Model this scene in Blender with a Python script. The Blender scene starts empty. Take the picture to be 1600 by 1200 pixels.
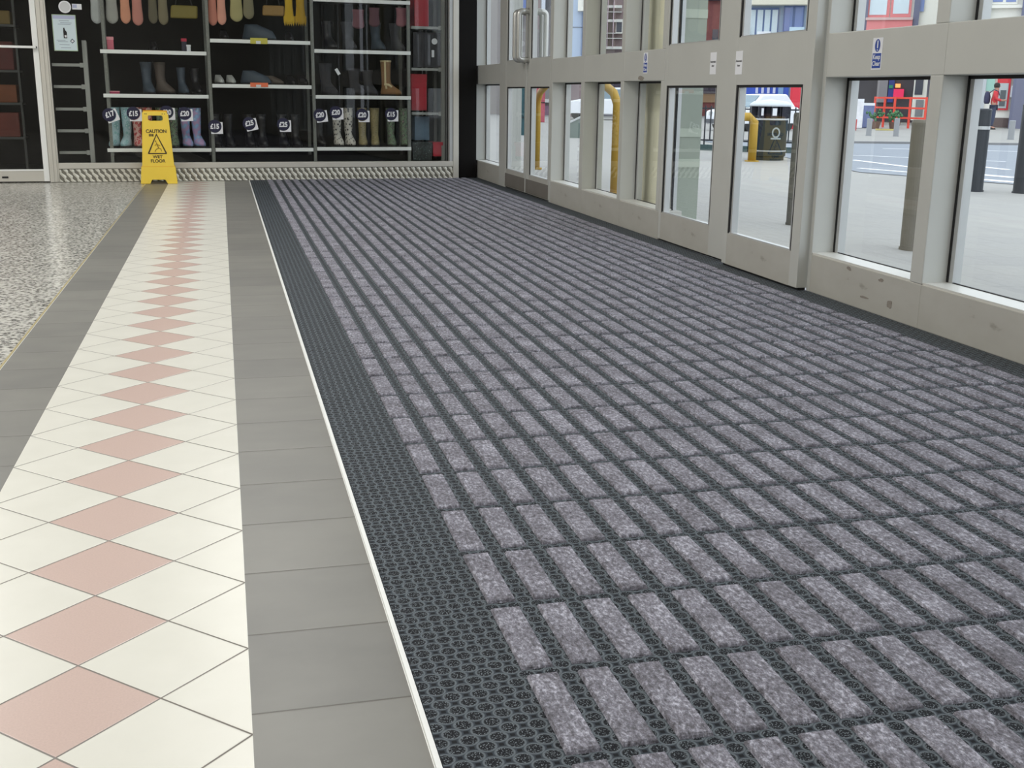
import bpy, bmesh, math, random
from mathutils import Vector, Matrix
random.seed(7)
sc = bpy.context.scene
col = sc.collection
PI = math.pi

# ------------------------------------------------------------------ camera, world, exposure
CP = Vector((0.23871, -1.46236, 0.80950))
CR = Vector((0.96990888, -0.24309131, 0.01354204))
CU = Vector((0.04796549, 0.24531651, 0.96825571))
CW = Vector((0.23869663, 0.93847026, -0.24959466))
cam_data = bpy.data.cameras.new('camera')
cam = bpy.data.objects.new('camera', cam_data); col.objects.link(cam)
cam.matrix_world = Matrix(((CR.x, CU.x, -CW.x, CP.x), (CR.y, CU.y, -CW.y, CP.y), (CR.z, CU.z, -CW.z, CP.z), (0, 0, 0, 1)))
cam_data.sensor_width = 36; cam_data.lens = 1762.276 / 1600 * 36
cam_data.clip_start = 0.02; cam_data.clip_end = 400
sc.camera = cam
world = bpy.data.worlds.new('overcast_sky'); sc.world = world; world.use_nodes = True
bg = world.node_tree.nodes['Background']
bg.inputs['Color'].default_value = (0.84, 0.91, 1.0, 1); bg.inputs['Strength'].default_value = 2.15
sc.view_settings.view_transform = 'Standard'; sc.view_settings.look = 'None'
sc.view_settings.gamma = 1; sc.view_settings.use_curve_mapping = False
sc.view_settings.exposure = 0.0
HALL_FILL = 27.0     # watts per added, unseen ceiling panel

def pdir(x, y): return CW + CR * ((x - 800) / 1762.276) - CU * ((y - 600) / 1762.276)
def far_pt(px, py, depth):               # world point seen at a photo position, at a given distance
    return CP + pdir(px, py) * depth
def gz(x): return -0.3 * min(max((x - 3) / 6, 0), 1)      # the pavement falls away from the doors

# ------------------------------------------------------------------ materials
def srgb(r, g, b):
    return tuple(((c / 255) / 12.92 if c / 255 <= .04045 else ((c / 255 + .055) / 1.055) ** 2.4) for c in (r, g, b)) + (1,)
MC = {}
def mat(name, rgb, rough=.5, metal=0, var=.0, vscale=8, bump=0, bscale=60, spec=.5):
    if name in MC: return MC[name]
    m = bpy.data.materials.new(name); m.use_nodes = True; nt = m.node_tree; b = nt.nodes['Principled BSDF']
    c = srgb(*rgb); b.inputs['Base Color'].default_value = c
    b.inputs['Roughness'].default_value = rough; b.inputs['Metallic'].default_value = metal
    b.inputs['Specular IOR Level'].default_value = spec
    tc = nt.nodes.new('ShaderNodeTexCoord')
    n = nt.nodes.new('ShaderNodeTexNoise'); n.inputs['Scale'].default_value = vscale; n.inputs['Detail'].default_value = 5
    nt.links.new(tc.outputs['Object'], n.inputs['Vector'])
    mx = nt.nodes.new('ShaderNodeMix'); mx.data_type = 'RGBA'
    v = var if var else .04
    mx.inputs[6].default_value = tuple(x * (1 - v) for x in c[:3]) + (1,)
    mx.inputs[7].default_value = tuple(min(1, x * (1 + v)) for x in c[:3]) + (1,)
    nt.links.new(n.outputs['Fac'], mx.inputs[0]); nt.links.new(mx.outputs[2], b.inputs['Base Color'])
    if bump:
        n2 = nt.nodes.new('ShaderNodeTexNoise'); n2.inputs['Scale'].default_value = bscale
        nt.links.new(tc.outputs['Object'], n2.inputs['Vector'])
        bp = nt.nodes.new('ShaderNodeBump'); bp.inputs['Strength'].default_value = bump; bp.inputs['Distance'].default_value = .003
        nt.links.new(n2.outputs['Fac'], bp.inputs['Height']); nt.links.new(bp.outputs['Normal'], b.inputs['Normal'])
    MC[name] = m; return m
def emis(name, rgb, s):
    if name in MC: return MC[name]
    m = bpy.data.materials.new(name); m.use_nodes = True; b = m.node_tree.nodes['Principled BSDF']
    b.inputs['Base Color'].default_value = srgb(*rgb); b.inputs['Emission Color'].default_value = srgb(*rgb); b.inputs['Emission Strength'].default_value = s
    MC[name] = m; return m
def glassmat(name, tint=(.975, .985, .98), ior=1.5):
    m = bpy.data.materials.new(name); m.use_nodes = True; nt = m.node_tree; nt.nodes.clear()
    o = nt.nodes.new('ShaderNodeOutputMaterial'); t = nt.nodes.new('ShaderNodeBsdfTransparent'); g = nt.nodes.new('ShaderNodeBsdfGlossy')
    f = nt.nodes.new('ShaderNodeFresnel'); mx = nt.nodes.new('ShaderNodeMixShader')
    t.inputs['Color'].default_value = tint + (1,); g.inputs['Roughness'].default_value = .01; f.inputs['IOR'].default_value = ior
    ge = nt.nodes.new('ShaderNodeNewGeometry'); mu = nt.nodes.new('ShaderNodeMath'); mu.operation = 'SUBTRACT'; mu.inputs[0].default_value = 1; nt.links.new(ge.outputs['Backfacing'], mu.inputs[1])
    m2 = nt.nodes.new('ShaderNodeMath'); m2.operation = 'MULTIPLY'; nt.links.new(f.outputs[0], m2.inputs[0]); nt.links.new(mu.outputs[0], m2.inputs[1])     # reflect on the outer faces only
    nt.links.new(m2.outputs[0], mx.inputs[0]); nt.links.new(t.outputs[0], mx.inputs[1]); nt.links.new(g.outputs[0], mx.inputs[2]); nt.links.new(mx.outputs[0], o.inputs[0])
    return m

class NG:                                  # tiny node-graph helper
    def __init__(s, name, rough=.5):
        s.m = bpy.data.materials.new(name); s.m.use_nodes = True; s.nt = s.m.node_tree; s.b = s.nt.nodes['Principled BSDF']
        s.b.inputs['Roughness'].default_value = rough
        tc = s.nt.nodes.new('ShaderNodeTexCoord'); s.co = tc.outputs['Object']
        sp = s.nt.nodes.new('ShaderNodeSeparateXYZ'); s.nt.links.new(s.co, sp.inputs[0]); s.x, s.y, s.z = sp.outputs
    def M(s, op, a, b=None, c=None):
        n = s.nt.nodes.new('ShaderNodeMath'); n.operation = op
        for i, v in enumerate((a, b, c)):
            if v is None: continue
            if isinstance(v, (int, float)): n.inputs[i].default_value = v
            else: s.nt.links.new(v, n.inputs[i])
        return n.outputs[0]
    def wrap(s, a): return s.M('ABSOLUTE', s.M('SUBTRACT', a, s.M('ROUND', a)))     # distance to the nearest integer
    def noise(s, scale, detail=4, vec=None, stretch=None, rough=.5):
        n = s.nt.nodes.new('ShaderNodeTexNoise'); n.inputs['Scale'].default_value = scale; n.inputs['Detail'].default_value = detail; n.inputs['Roughness'].default_value = rough
        v = vec or s.co
        if stretch:
            mp = s.nt.nodes.new('ShaderNodeMapping'); mp.inputs['Scale'].default_value = stretch; s.nt.links.new(v, mp.inputs[0]); v = mp.outputs[0]
        s.nt.links.new(v, n.inputs['Vector']); return n.outputs['Fac']
    def voro(s, scale, feature='F1'):
        n = s.nt.nodes.new('ShaderNodeTexVoronoi'); n.inputs['Scale'].default_value = scale; n.feature = feature
        s.nt.links.new(s.co, n.inputs['Vector']); return n.outputs
    def ramp(s, f, stops):
        n = s.nt.nodes.new('ShaderNodeValToRGB'); e = n.color_ramp.elements
        while len(e) < len(stops): e.new(.5)
        for el, (p, c) in zip(e, stops): el.position = p; el.color = c if len(c) == 4 else srgb(*c)
        s.nt.links.new(f, n.inputs[0]); return n.outputs[0]
    def mix(s, f, a, b):
        n = s.nt.nodes.new('ShaderNodeMix'); n.data_type = 'RGBA'
        for i, v in ((0, f), (6, a), (7, b)):
            if isinstance(v, (int, float)): n.inputs[i].default_value = v
            elif isinstance(v, tuple): n.inputs[i].default_value = v if len(v) == 4 else srgb(*v)
            else: s.nt.links.new(v, n.inputs[i])
        return n.outputs[2]
    def bump(s, h, st=.5, dist=.002):
        n = s.nt.nodes.new('ShaderNodeBump'); n.inputs['Strength'].default_value = st; n.inputs['Distance'].default_value = dist
        s.nt.links.new(h, n.inputs['Height']); s.nt.links.new(n.outputs[0], s.b.inputs['Normal'])
    def base(s, c): s.nt.links.new(c, s.b.inputs['Base Color']); return s
    def rough(s, r): s.nt.links.new(r, s.b.inputs['Roughness'])

# polished speckled terrazzo
g = NG('terrazzo', .16)
f1 = g.noise(95, 4, rough=.75); v = g.voro(60)
f = g.M('ADD', g.M('MULTIPLY', f1, .75), g.M('MULTIPLY', v[0], .45))
g.base(g.ramp(f, [(.42, (58, 58, 56)), (.51, (120, 119, 114)), (.59, (192, 191, 184)), (.76, (222, 221, 214))]))
g.rough(g.M('ADD', .12, g.M('MULTIPLY', g.noise(6, 3), .14)))
M_TERR = g.m
D = .24
g = NG('cream_and_pink_diamond_tiles', .3)
u = g.M('DIVIDE', g.x, D); v_ = g.M('DIVIDE', g.y, D)
p = g.M('ADD', u, v_); q = g.M('SUBTRACT', u, v_)
gr = g.M('MINIMUM', g.wrap(g.M('SUBTRACT', p, .5)), g.wrap(g.M('SUBTRACT', q, .5)))
grout = g.M('LESS_THAN', gr, .0085)
pink = g.M('LESS_THAN', g.M('ADD', g.M('ABSOLUTE', u), g.wrap(v_)), .5)
nz = g.noise(9, 4); fine = g.noise(320, 2)
cream = g.mix(nz, (220, 219, 209), (233, 232, 223)); pk = g.mix(fine, (196, 172, 163), (214, 190, 181))
c = g.mix(pink, cream, pk); c = g.mix(grout, c, (122, 116, 110))
g.base(c); g.bump(g.M('MINIMUM', g.M('MULTIPLY', gr, 60), 1), .5, .0012); M_CREAM = g.m
g = NG('grey_floor_tiles', .4)
ph = g.M('DIVIDE', g.M('ADD', g.y, .07), .2325); seam = g.wrap(ph)
tid = g.M('FRACT', g.M('MULTIPLY', g.M('SINE', g.M('MULTIPLY', g.M('FLOOR', ph), 12.9)), 437.5))
nz = g.M('ADD', g.M('MULTIPLY', g.noise(5, 5, stretch=(1, 1.6, 1)), .7), g.M('MULTIPLY', tid, .3))
c = g.mix(nz, (108, 108, 106), (142, 141, 135)); c = g.mix(g.M('LESS_THAN', seam, .0075), c, (88, 86, 80))
g.base(c); g.bump(g.M('MINIMUM', g.M('MULTIPLY', seam, 50), 1), .4, .001); M_GREY = g.m
# rubber honeycomb
g = NG('honeycomb_rubber', .55)
u = g.M('DIVIDE', g.M('SUBTRACT', g.x, .682), .0385); v_ = g.M('DIVIDE', g.y, .0369)
def hyp(a, b): return g.M('SQRT', g.M('ADD', g.M('MULTIPLY', a, a), g.M('MULTIPLY', b, b)))
d1 = hyp(g.wrap(u), g.wrap(v_)); d2 = hyp(g.wrap(g.M('ADD', u, .5)), g.wrap(g.M('ADD', v_, .5)))
d = g.M('MINIMUM', d1, d2)
rim = g.M('SUBTRACT', 1, g.M('MINIMUM', g.M('MULTIPLY', g.M('ABSOLUTE', g.M('SUBTRACT', d, .315)), 16), 1))
inside = g.M('LESS_THAN', d, .30)
a1 = g.wrap(g.M('ADD', u, .5)); a2 = g.wrap(g.M('ADD', v_, .5))
sq1 = g.M('MAXIMUM', g.wrap(g.M('ADD', u, .5)), g.wrap(v_)); sq2 = g.M('MAXIMUM', g.wrap(u), g.wrap(g.M('ADD', v_, .5)))
sq = g.M('LESS_THAN', g.M('MINIMUM', sq1, sq2), .085)
dots = g.M('GREATER_THAN', g.noise(430, 1), .60)
c = g.mix(inside, (50, 57, 65), (9, 12, 20))
c = g.mix(g.M('MULTIPLY', inside, dots), c, (120, 128, 134))
c = g.mix(rim, c, (108, 116, 122)); c = g.mix(sq, c, (9, 12, 18))
c = g.mix(g.M('MULTIPLY', g.noise(40, 3), .12), c, (78, 80, 84)); g.b.inputs['Specular IOR Level'].default_value = .2; g.b.inputs['Roughness'].default_value = .7
g.base(c); g.bump(g.M('SUBTRACT', 1, g.M('MAXIMUM', inside, sq)), .8, .003); M_RUB = g.m
g = NG('grey_carpet_insert', .95)
w = g.noise(95, 6, stretch=(1.5, .8, 1), rough=.8); w2 = g.noise(14, 3)
f = g.M('ADD', g.M('MULTIPLY', w, .85), g.M('MULTIPLY', w2, .2))
g.base(g.ramp(f, [(.36, (66, 64, 70)), (.46, (108, 106, 114)), (.55, (140, 139, 150)), (.66, (206, 206, 220))]))
g.bump(g.noise(130, 4, rough=.7), 1.0, .006); M_CARP = g.m
g = NG('pale_paving', .8)
bk = g.nt.nodes.new('ShaderNodeTexBrick'); bk.inputs['Scale'].default_value = 1; bk.inputs['Brick Width'].default_value = .6; bk.inputs['Row Height'].default_value = .4
bk.inputs['Mortar Size'].default_value = .006; bk.inputs['Color1'].default_value = srgb(158, 157, 152); bk.inputs['Color2'].default_value = srgb(150, 149, 146); bk.inputs['Mortar'].default_value = srgb(132, 131, 128)
g.nt.links.new(g.co, bk.inputs[0]); c = g.mix(g.M('MULTIPLY', g.noise(.9, 6), .8), bk.outputs[0], (166, 162, 154)); c = g.mix(g.M('MULTIPLY', g.noise(25, 5), .35), c, (120, 120, 120))
g.base(c); g.bump(g.noise(60, 3), .3); M_PAVE = g.m
M_ROAD = mat('asphalt', (134, 140, 148), .8, var=.12, vscale=3, bump=.3, bscale=120)
M_ALU = mat('satin_aluminium', (196, 197, 192), .45, .15, var=.05, vscale=5)
M_ALUD = mat('dirty_aluminium', (122, 117, 110), .5, .2, var=.25, vscale=4)
g = NG('scuffed_aluminium', .45)       # bottom panels with kicked scuffs
sc_n = g.noise(7, 5, stretch=(1, 1, 2)); c = g.ramp(sc_n, [(.0, (130, 124, 114)), (.27, (156, 151, 141)), (.34, (186, 184, 176)), (1, (196, 195, 188))]); g.base(c); g.b.inputs['Metallic'].default_value = .2; M_SCUFF = g.m
M_BEAD = mat('light_glazing_bead', (190, 192, 192), .35, .3)
M_SILL = mat('pale_sill', (206, 206, 200), .35)
M_GASK = mat('black_gasket', (22, 22, 24), .6)
M_GLASS = glassmat('clear_glass')
M_SGLASS = glassmat('shop_glass', (.97, .98, .975))
M_CHAMP = mat('champagne_aluminium', (206, 203, 194), .38, .25)
M_WHITE = mat('white_lacquer', (240, 242, 240), .4)
M_PAPER = mat('white_paper', (228, 230, 234), .7)
M_BLACK = mat('matt_black', (10, 10, 12), .8)
M_INK = mat('black_ink', (26, 24, 26), .7)
M_NAVY = mat('navy_print', (26, 26, 58), .6)
M_BLUE = mat('sign_blue', (44, 74, 158), .5)
M_YEL = mat('yellow_plastic', (242, 208, 66), .35, var=.04)
M_UP = mat('perforated_steel', (118, 120, 114), .5, .2, var=.45, vscale=90)
M_CEIL = mat('ceiling_white', (205, 205, 200), .9)
M_WALL = mat('painted_wall', (205, 203, 198), .9)

# ------------------------------------------------------------------ mesh helpers
class MB:
    def __init__(s): s.bm = bmesh.new()
    def poly(s, pts):
        return s.bm.faces.new([s.bm.verts.new(p) for p in pts])
    def box(s, a, b):
        (x0, y0, z0), (x1, y1, z1) = a, b
        x0, x1 = min(x0, x1), max(x0, x1); y0, y1 = min(y0, y1), max(y0, y1); z0, z1 = min(z0, z1), max(z0, z1)
        v = [s.bm.verts.new(p) for p in ((x0, y0, z0), (x1, y0, z0), (x1, y1, z0), (x0, y1, z0), (x0, y0, z1), (x1, y0, z1), (x1, y1, z1), (x0, y1, z1))]
        for f in ((3, 2, 1, 0), (4, 5, 6, 7), (0, 1, 5, 4), (1, 2, 6, 5), (2, 3, 7, 6), (3, 0, 4, 7)): s.bm.faces.new([v[i] for i in f])
        return s
    def loft(s, rings, cap=True, closed=True):
        R = [[s.bm.verts.new(p) for p in r] for r in rings]; n = len(R[0])
        for a, b in zip(R, R[1:]):
            for i in range(n if closed else n - 1):
                j = (i + 1) % n; s.bm.faces.new([a[i], a[j], b[j], b[i]])
        if cap: s.bm.faces.new(R[0][::-1]); s.bm.faces.new(R[-1])
        return s
    def tube(s, pts, r, n=10):
        rings = []; pts = [Vector(p) for p in pts]; a = None
        for i, p in enumerate(pts):
            t = (pts[min(i + 1, len(pts) - 1)] - pts[max(i - 1, 0)]).normalized()
            if a is None:
                a = t.cross(Vector((0, 0, 1)))
                if a.length < .05: a = t.cross(Vector((0, 1, 0)))
            else: a = a - t * a.dot(t)
            a.normalize(); b = t.cross(a)
            rr = r[i] if isinstance(r, (list, tuple)) else r
            rings.append([p + a * math.cos(2 * PI * k / n) * rr + b * math.sin(2 * PI * k / n) * rr for k in range(n)])
        return s.loft(rings)
    def lathe(s, prof, n=24, c=(0, 0, 0)):
        return s.loft([[(c[0] + r * math.cos(2 * PI * k / n), c[1] + r * math.sin(2 * PI * k / n), c[2] + z) for k in range(n)] for r, z in prof])
    def prism(s, outline, y0, y1):            # outline in x,z; extruded along y
        return s.loft([[(x, y0, z) for x, z in outline], [(x, y1, z) for x, z in outline]])
    def build(s, name, m, parent=None, loc=None, rot=None, bevel=0, smooth=False):
        bmesh.ops.recalc_face_normals(s.bm, faces=s.bm.faces)
        me = bpy.data.meshes.new(name); s.bm.to_mesh(me); s.bm.free(); me.materials.append(m)
        if smooth:
            for p in me.polygons: p.use_smooth = True
        o = bpy.data.objects.new(name, me); col.objects.link(o)
        if parent: o.parent = parent
        if loc is not None: o.location = loc
        if rot is not None: o.rotation_euler = rot
        if bevel:
            md = o.modifiers.new('bevel', 'BEVEL'); md.width = bevel; md.segments = 2; md.limit_method = 'ANGLE'
        return o
def B(name, a, b, m, parent=None, bevel=0, **k): return MB().box(a, b).build(name, m, parent, bevel=bevel, **k)
def empty(name, loc=(0, 0, 0), rz=0):
    o = bpy.data.objects.new(name, None); col.objects.link(o); o.location = loc; o.rotation_euler = (0, 0, rz); o.empty_display_size = .1; return o
def tag(o, label, cat, group=None, kind=None):
    o['label'] = label; o['category'] = cat
    if group: o['group'] = group
    if kind: o['kind'] = kind
    return o
def struct(o): o['kind'] = 'structure'; return o
def thing(name, label, cat, loc=(0, 0, 0), rz=0, group=None): return tag(empty(name, loc, rz), label, cat, group)
def copy_tree(o, parent=None):
    c = o.copy(); col.objects.link(c)
    if parent: c.parent = parent
    for ch in list(o.children): copy_tree(ch, c)
    return c
def curve_mesh(cu, name, m, parent, loc, rot):
    tmp = bpy.data.objects.new('tmp', cu); col.objects.link(tmp)
    dg = bpy.context.evaluated_depsgraph_get(); dg.update()
    me = bpy.data.meshes.new_from_object(tmp.evaluated_get(dg)); bpy.data.objects.remove(tmp)
    me.name = name; me.materials.clear(); me.materials.append(m)
    o = bpy.data.objects.new(name, me); col.objects.link(o)
    if parent: o.parent = parent
    o.location = loc; o.rotation_euler = rot; return o
def text(name, body, size, m, parent, loc, rot, width=1.0, bold=.0, ext=.0006):
    cu = bpy.data.curves.new(name, 'FONT'); cu.body = body; cu.size = size; cu.align_x = 'CENTER'; cu.align_y = 'CENTER'; cu.extrude = ext; cu.offset = bold * size; cu.space_character = 1.0; cu.space_line = .95
    o = curve_mesh(cu, name, m, parent, loc, rot); o.scale = (width, 1, 1); return o
def cutout(name, loops, depth, m, parent=None, loc=(0, 0, 0), rot=(0, 0, 0)):   # flat plate with holes, local xy plane, thickness +-depth/2
    cu = bpy.data.curves.new(name, 'CURVE'); cu.dimensions = '2D'; cu.fill_mode = 'BOTH'; cu.extrude = depth / 2
    for lp in loops:
        sp = cu.splines.new('POLY'); sp.points.add(len(lp) - 1); sp.use_cyclic_u = True
        for i, (x, y) in enumerate(lp): sp.points[i].co = (x, y, 0, 1)
    return curve_mesh(cu, name, m, parent, loc, rot)
UPX = (PI / 2, 0, 0)                    # local xy plate stands up facing -y
FACE_HALL = (PI / 2, 0, -PI / 2)        # plate on the glazed screen, facing -x

# ------------------------------------------------------------------ the hall: floor, walls, ceiling
RZ = math.atan2(.24, 3.64); UX = Vector((math.cos(RZ), math.sin(RZ), 0)); UN = Vector((-math.sin(RZ), math.cos(RZ), 0)); S0 = Vector((-1.2, 9.2, 0))
def SH(s, t, z): return S0 + UX * s + UN * t + Vector((0, 0, z))
def yshop(x): return 9.2 + (x + 1.2) * .24 / 3.64
bands = [(-6.0, -.436, M_TERR), (-.436, -.428, M_WHITE), (-.428, -.24, M_GREY), (-.24, .24, M_CREAM), (.24, .456, M_GREY), (.456, .466, M_WHITE), (.466, 2.86, M_GREY)]
bm = bmesh.new(); me = bpy.data.meshes.new('floor')
for i, (x0, x1, m) in enumerate(bands):
    me.materials.append(m)
    for (ya, yb, yc, yd) in ((-4, -4, yshop(x1), yshop(x0)),):
        f = bm.faces.new([bm.verts.new(p) for p in ((x0, ya, 0), (x1, yb, 0), (x1, yc + .12, 0), (x0, yd + .12, 0))]); f.material_index = i
    f = bm.faces.new([bm.verts.new(p) for p in ((x0, -4, -.1), (x1, -4, -.1), (x1, yshop(x1) + .12, -.1), (x0, yshop(x0) + .12, -.1))]); f.material_index = i
bm.to_mesh(me); bm.free(); fl = bpy.data.objects.new('floor', me); col.objects.link(fl); struct(fl)
struct(B('trim_1', (.457, -4, 0), (.465, yshop(.46), .005), M_WHITE, bevel=.001))
M_BRASS = mat('dull_brass_strip', (186, 172, 128), .4, .3)
struct(B('trim_2', (-.436, -4, 0), (-.430, yshop(-.43), .002), M_BRASS))
struct(B('wall_left', (-6.15, -4, 0), (-6, 9.4, 3), M_WALL)); struct(B('wall_front', (-6, -4.15, 0), (2.9, -4, 3), M_WALL))
struct(B('ceiling', (-6, -4, 3), (2.9, 12.2, 3.1), M_CEIL))

# entrance mat
matroot = thing('entrance_mat', 'long grey ribbed barrier mat with black honeycomb rubber edges along the glazed doors', 'door mat', (0, 0, 0))
mb = MB(); x0, x1 = .466, 2.645
mb.loft([[(x0, -3.9, .0005), (x1, -3.9, .0005), (x1, yshop(x1) + .1, .0005), (x0, yshop(x0) - .006, .0005)], [(x0, -3.9, .005), (x1, -3.9, .005), (x1, yshop(x1) + .1, .005), (x0, yshop(x0) - .006, .005)]])
mb.build('rubber_base', M_RUB, matroot)
mb = MB(); rows = .2213; 
for ci in range(26):
    xa = .620 + .077 * ci; xb = xa + .0478
    if xb > 2.58: break
    for k in range(-17, 45):
        ya = -.0654 + rows * k - .1985; yb = ya + .1985
        yl = yshop(xa) - .02
        if ya > yl: break
        yb = min(yb, yl); j = lambda: random.uniform(-.0012, .0012)
        h = .0105 + random.uniform(-.001, .001); e = .003
        q0 = [(xa + j(), ya + j(), .004), (xb + j(), ya + j(), .004), (xb + j(), yb + j(), .004), (xa + j(), yb + j(), .004)]
        cx, cy = (xa + xb) / 2, (ya + yb) / 2
        q1 = [(x + (e if x < cx else -e) * .5, y + (e if y < cy else -e) * .6, h * .8) for x, y, z in q0]
        q2 = [(x + (e if x < cx else -e), y + (e if y < cy else -e) * 1.4, h) for x, y, z in q0]
        mb.loft([q0, q1, q2])
mb.build('carpet_inserts', M_CARP, matroot, smooth=False)

# ------------------------------------------------------------------ glazed screen on the right
XF, XG, XB = 2.645, 2.75, 2.79
TOP = 2.35
wn = [0]
def bay(y0, y1, mull_near, scuff=True, mx=XB):
    wn[0] += 1; r = struct(empty('window_%d' % wn[0], (XF, (y0 + y1) / 2, 0)))
    def b(name, a, c, m, par=r, bevel=0):
        o = (XF, (y0 + y1) / 2, 0); return B(name, tuple(a[i] - o[i] for i in range(3)), tuple(c[i] - o[i] for i in range(3)), m, par, bevel)
    yn = y0 - mull_near
    b('bottom_panel', (XF, yn, .004), (XB, y1, .165), M_SCUFF if scuff else M_ALU, bevel=.003)
    b('sill', (XF + .004, y0, .165), (XG - .004, y1, .172), M_SILL)
    b('mid_rail', (XF, yn, .89), (XB, y1, 1.062), M_ALU, bevel=.003)
    b('head_rail', (XF, yn, TOP), (XB, y1, TOP + .15), M_ALU)
    for z0, z1 in ((.165, .89), (1.062, TOP)):
        if mull_near: b('mullion', (XF, yn, z0), (mx, y0, z1), M_ALU, bevel=.003)
        g_ = b('glass_pane', (XG, y0, z0), (XG + .006, y1, z1), M_GLASS)
        for ys, d_ in ((y1, -1), (y0, 1)):
            b('gasket', (XG - .006, ys, z0), (XG + .004, ys + d_ * .012, z1), M_GASK)
            b('glazing_bead', (XG - .004, ys + d_ * .012, z0), (XG + .03, ys + d_ * .034, z1), M_BEAD)
        b('gasket', (XG - .003, y0, z0), (XG + .004, y1, z0 + .010), M_GASK)
        b('gasket', (XG - .006, y0, z1 - .012), (XG + .004, y1, z1), M_GASK)
    return r
def post(y0, y1, n, x0=XF):
    return struct(B('trim_%d' % n, (x0, y0, .003), (XB, y1, TOP + .15), M_ALU, bevel=.002))
bay(1.334, 2.064, .074); bay(2.139, 2.863, .075)
for k in range(4): bay(1.334 - .804 * (k + 1), 2.064 - .804 * (k + 1), .074)
post(2.863, 2.888, 3)
bay(4.70, 5.321, .05, mx=XF + .055); bay(5.380, 6.119, .059); bay(6.192, 6.90, .073)
post(6.90, 6.945, 4); post(8.365, 8.592, 5); 
r = bay(8.592, 9.585, .0)
struct(B('trim_6', (XF, 9.585, .003), (XB, 9.66, TOP + .15), M_ALU))
struct(B('wall_right', (XF, -4, TOP + .15), (XB + .1, 9.66, 3), M_WALL))
struct(B('trim_7', (XF + .01, -4, 0), (XB, -2.0, TOP + .15), M_ALU))

dn = [0]
def leaf(y0, y1, g0, g1, x0, kick=None, hinge=None, th=.052, zr=(.165, .862, 1.076)):
    dn[0] += 1; r = struct(empty('door_%d' % dn[0], (x0, (y0 + y1) / 2, 0))); oo = (x0, (y0 + y1) / 2, 0)
    def b(name, a, c, m, bevel=0, par=r): return B(name, tuple(a[i] - oo[i] for i in range(3)), tuple(c[i] - oo[i] for i in range(3)), m, par, bevel)
    b('stile', (x0, y0, .015), (x0 + th, g0, TOP), M_ALU, .002); b('stile', (x0, g1, .015), (x0 + th, y1, TOP), M_ALU, .002)
    b('bottom_rail', (x0 + .001, g0, .015), (x0 + th - .001, g1, zr[0]), M_SCUFF); b('mid_rail', (x0 + .001, g0, zr[1]), (x0 + th - .001, g1, zr[2]), M_ALU); b('top_rail', (x0 + .001, g0, TOP - .1), (x0 + th - .001, g1, TOP), M_ALU)
    for z0, z1 in ((zr[0], zr[1]), (zr[2], TOP - .1)):
        b('glass_pane', (x0 + .026, g0, z0), (x0 + .032, g1, z1), M_GLASS)
        for ys, d_ in ((g1, -1), (g0, 1)):
            b('gasket', (x0 + .004, ys, z0), (x0 + .03, ys + d_ * .014, z1), M_GASK)
            b('glazing_bead', (x0 + .008, ys + d_ * .014, z0), (x0 + .04, ys + d_ * .03, z1), M_BEAD)
        b('gasket', (x0 + .006, g0, z1 - .012), (x0 + .03, g1, z1), M_GASK)
        b('glazing_bead', (x0 + .004, g0, z0), (x0 + .026, g1, z0 + .006), M_BEAD)
    if kick: b('kick_plate', (x0 - .003, y0 + .01, .02), (x0, y1 - .01, kick), M_ALUD)
    b('draught_seal', (x0 + .01, y0, .006), (x0 + th - .01, y1, .016), M_GASK)
    return r
l1 = leaf(2.892, 3.665, 2.966, 3.617, 2.600)
l2 = leaf(3.73, 4.635, 3.925, 4.60, 2.640)
l3 = leaf(6.955, 7.645, 6.985, 7.545, XF, kick=.13)
l4 = leaf(7.665, 8.358, 7.713, 8.325, XF, kick=.13)
struct(B('trim_8', (XF + .03, 2.888, TOP), (XB, 4.64, TOP + .15), M_ALU)); struct(B('trim_9', (XF, 6.945, TOP), (XB, 8.365, TOP + .15), M_ALU))
for l, yy in ((l3, 7.60), (l4, 7.72)):
    for side in (-1, 1):
        mb = MB(); xo = -.085 if side < 0 else .052 + .085; xi = -.001 if side < 0 else .053; dy = yy - l.location.y
        pts = [(xi, dy, 1.07)]
        for k in range(5): a = k / 4 * PI / 2; pts.append((xo - (xo - xi) / abs(xo - xi) * .03 * (1 - math.sin(a)), dy, 1.07 + .03 * (1 - math.cos(a))))
        for k in range(5): a = k / 4 * PI / 2; pts.append((xo - (xo - xi) / abs(xo - xi) * .03 * (1 - math.cos(a)), dy, 1.44 - .03 + .03 * math.sin(a)))
        pts.append((xi, dy, 1.44)); mb.tube(pts, .022, 12)
        h = mb.build('pull_handle', mat('brushed_steel', (190, 190, 186), .28, .6), l, smooth=True)
        for z in (1.07, 1.44):
            q = MB(); q.tube([(xi, dy, z), (xi + (.008 if side > 0 else -.008), dy, z)], .028, 16).build('handle_rose', mat('brushed_steel', (190, 190, 186), .28, .6), h)
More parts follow.
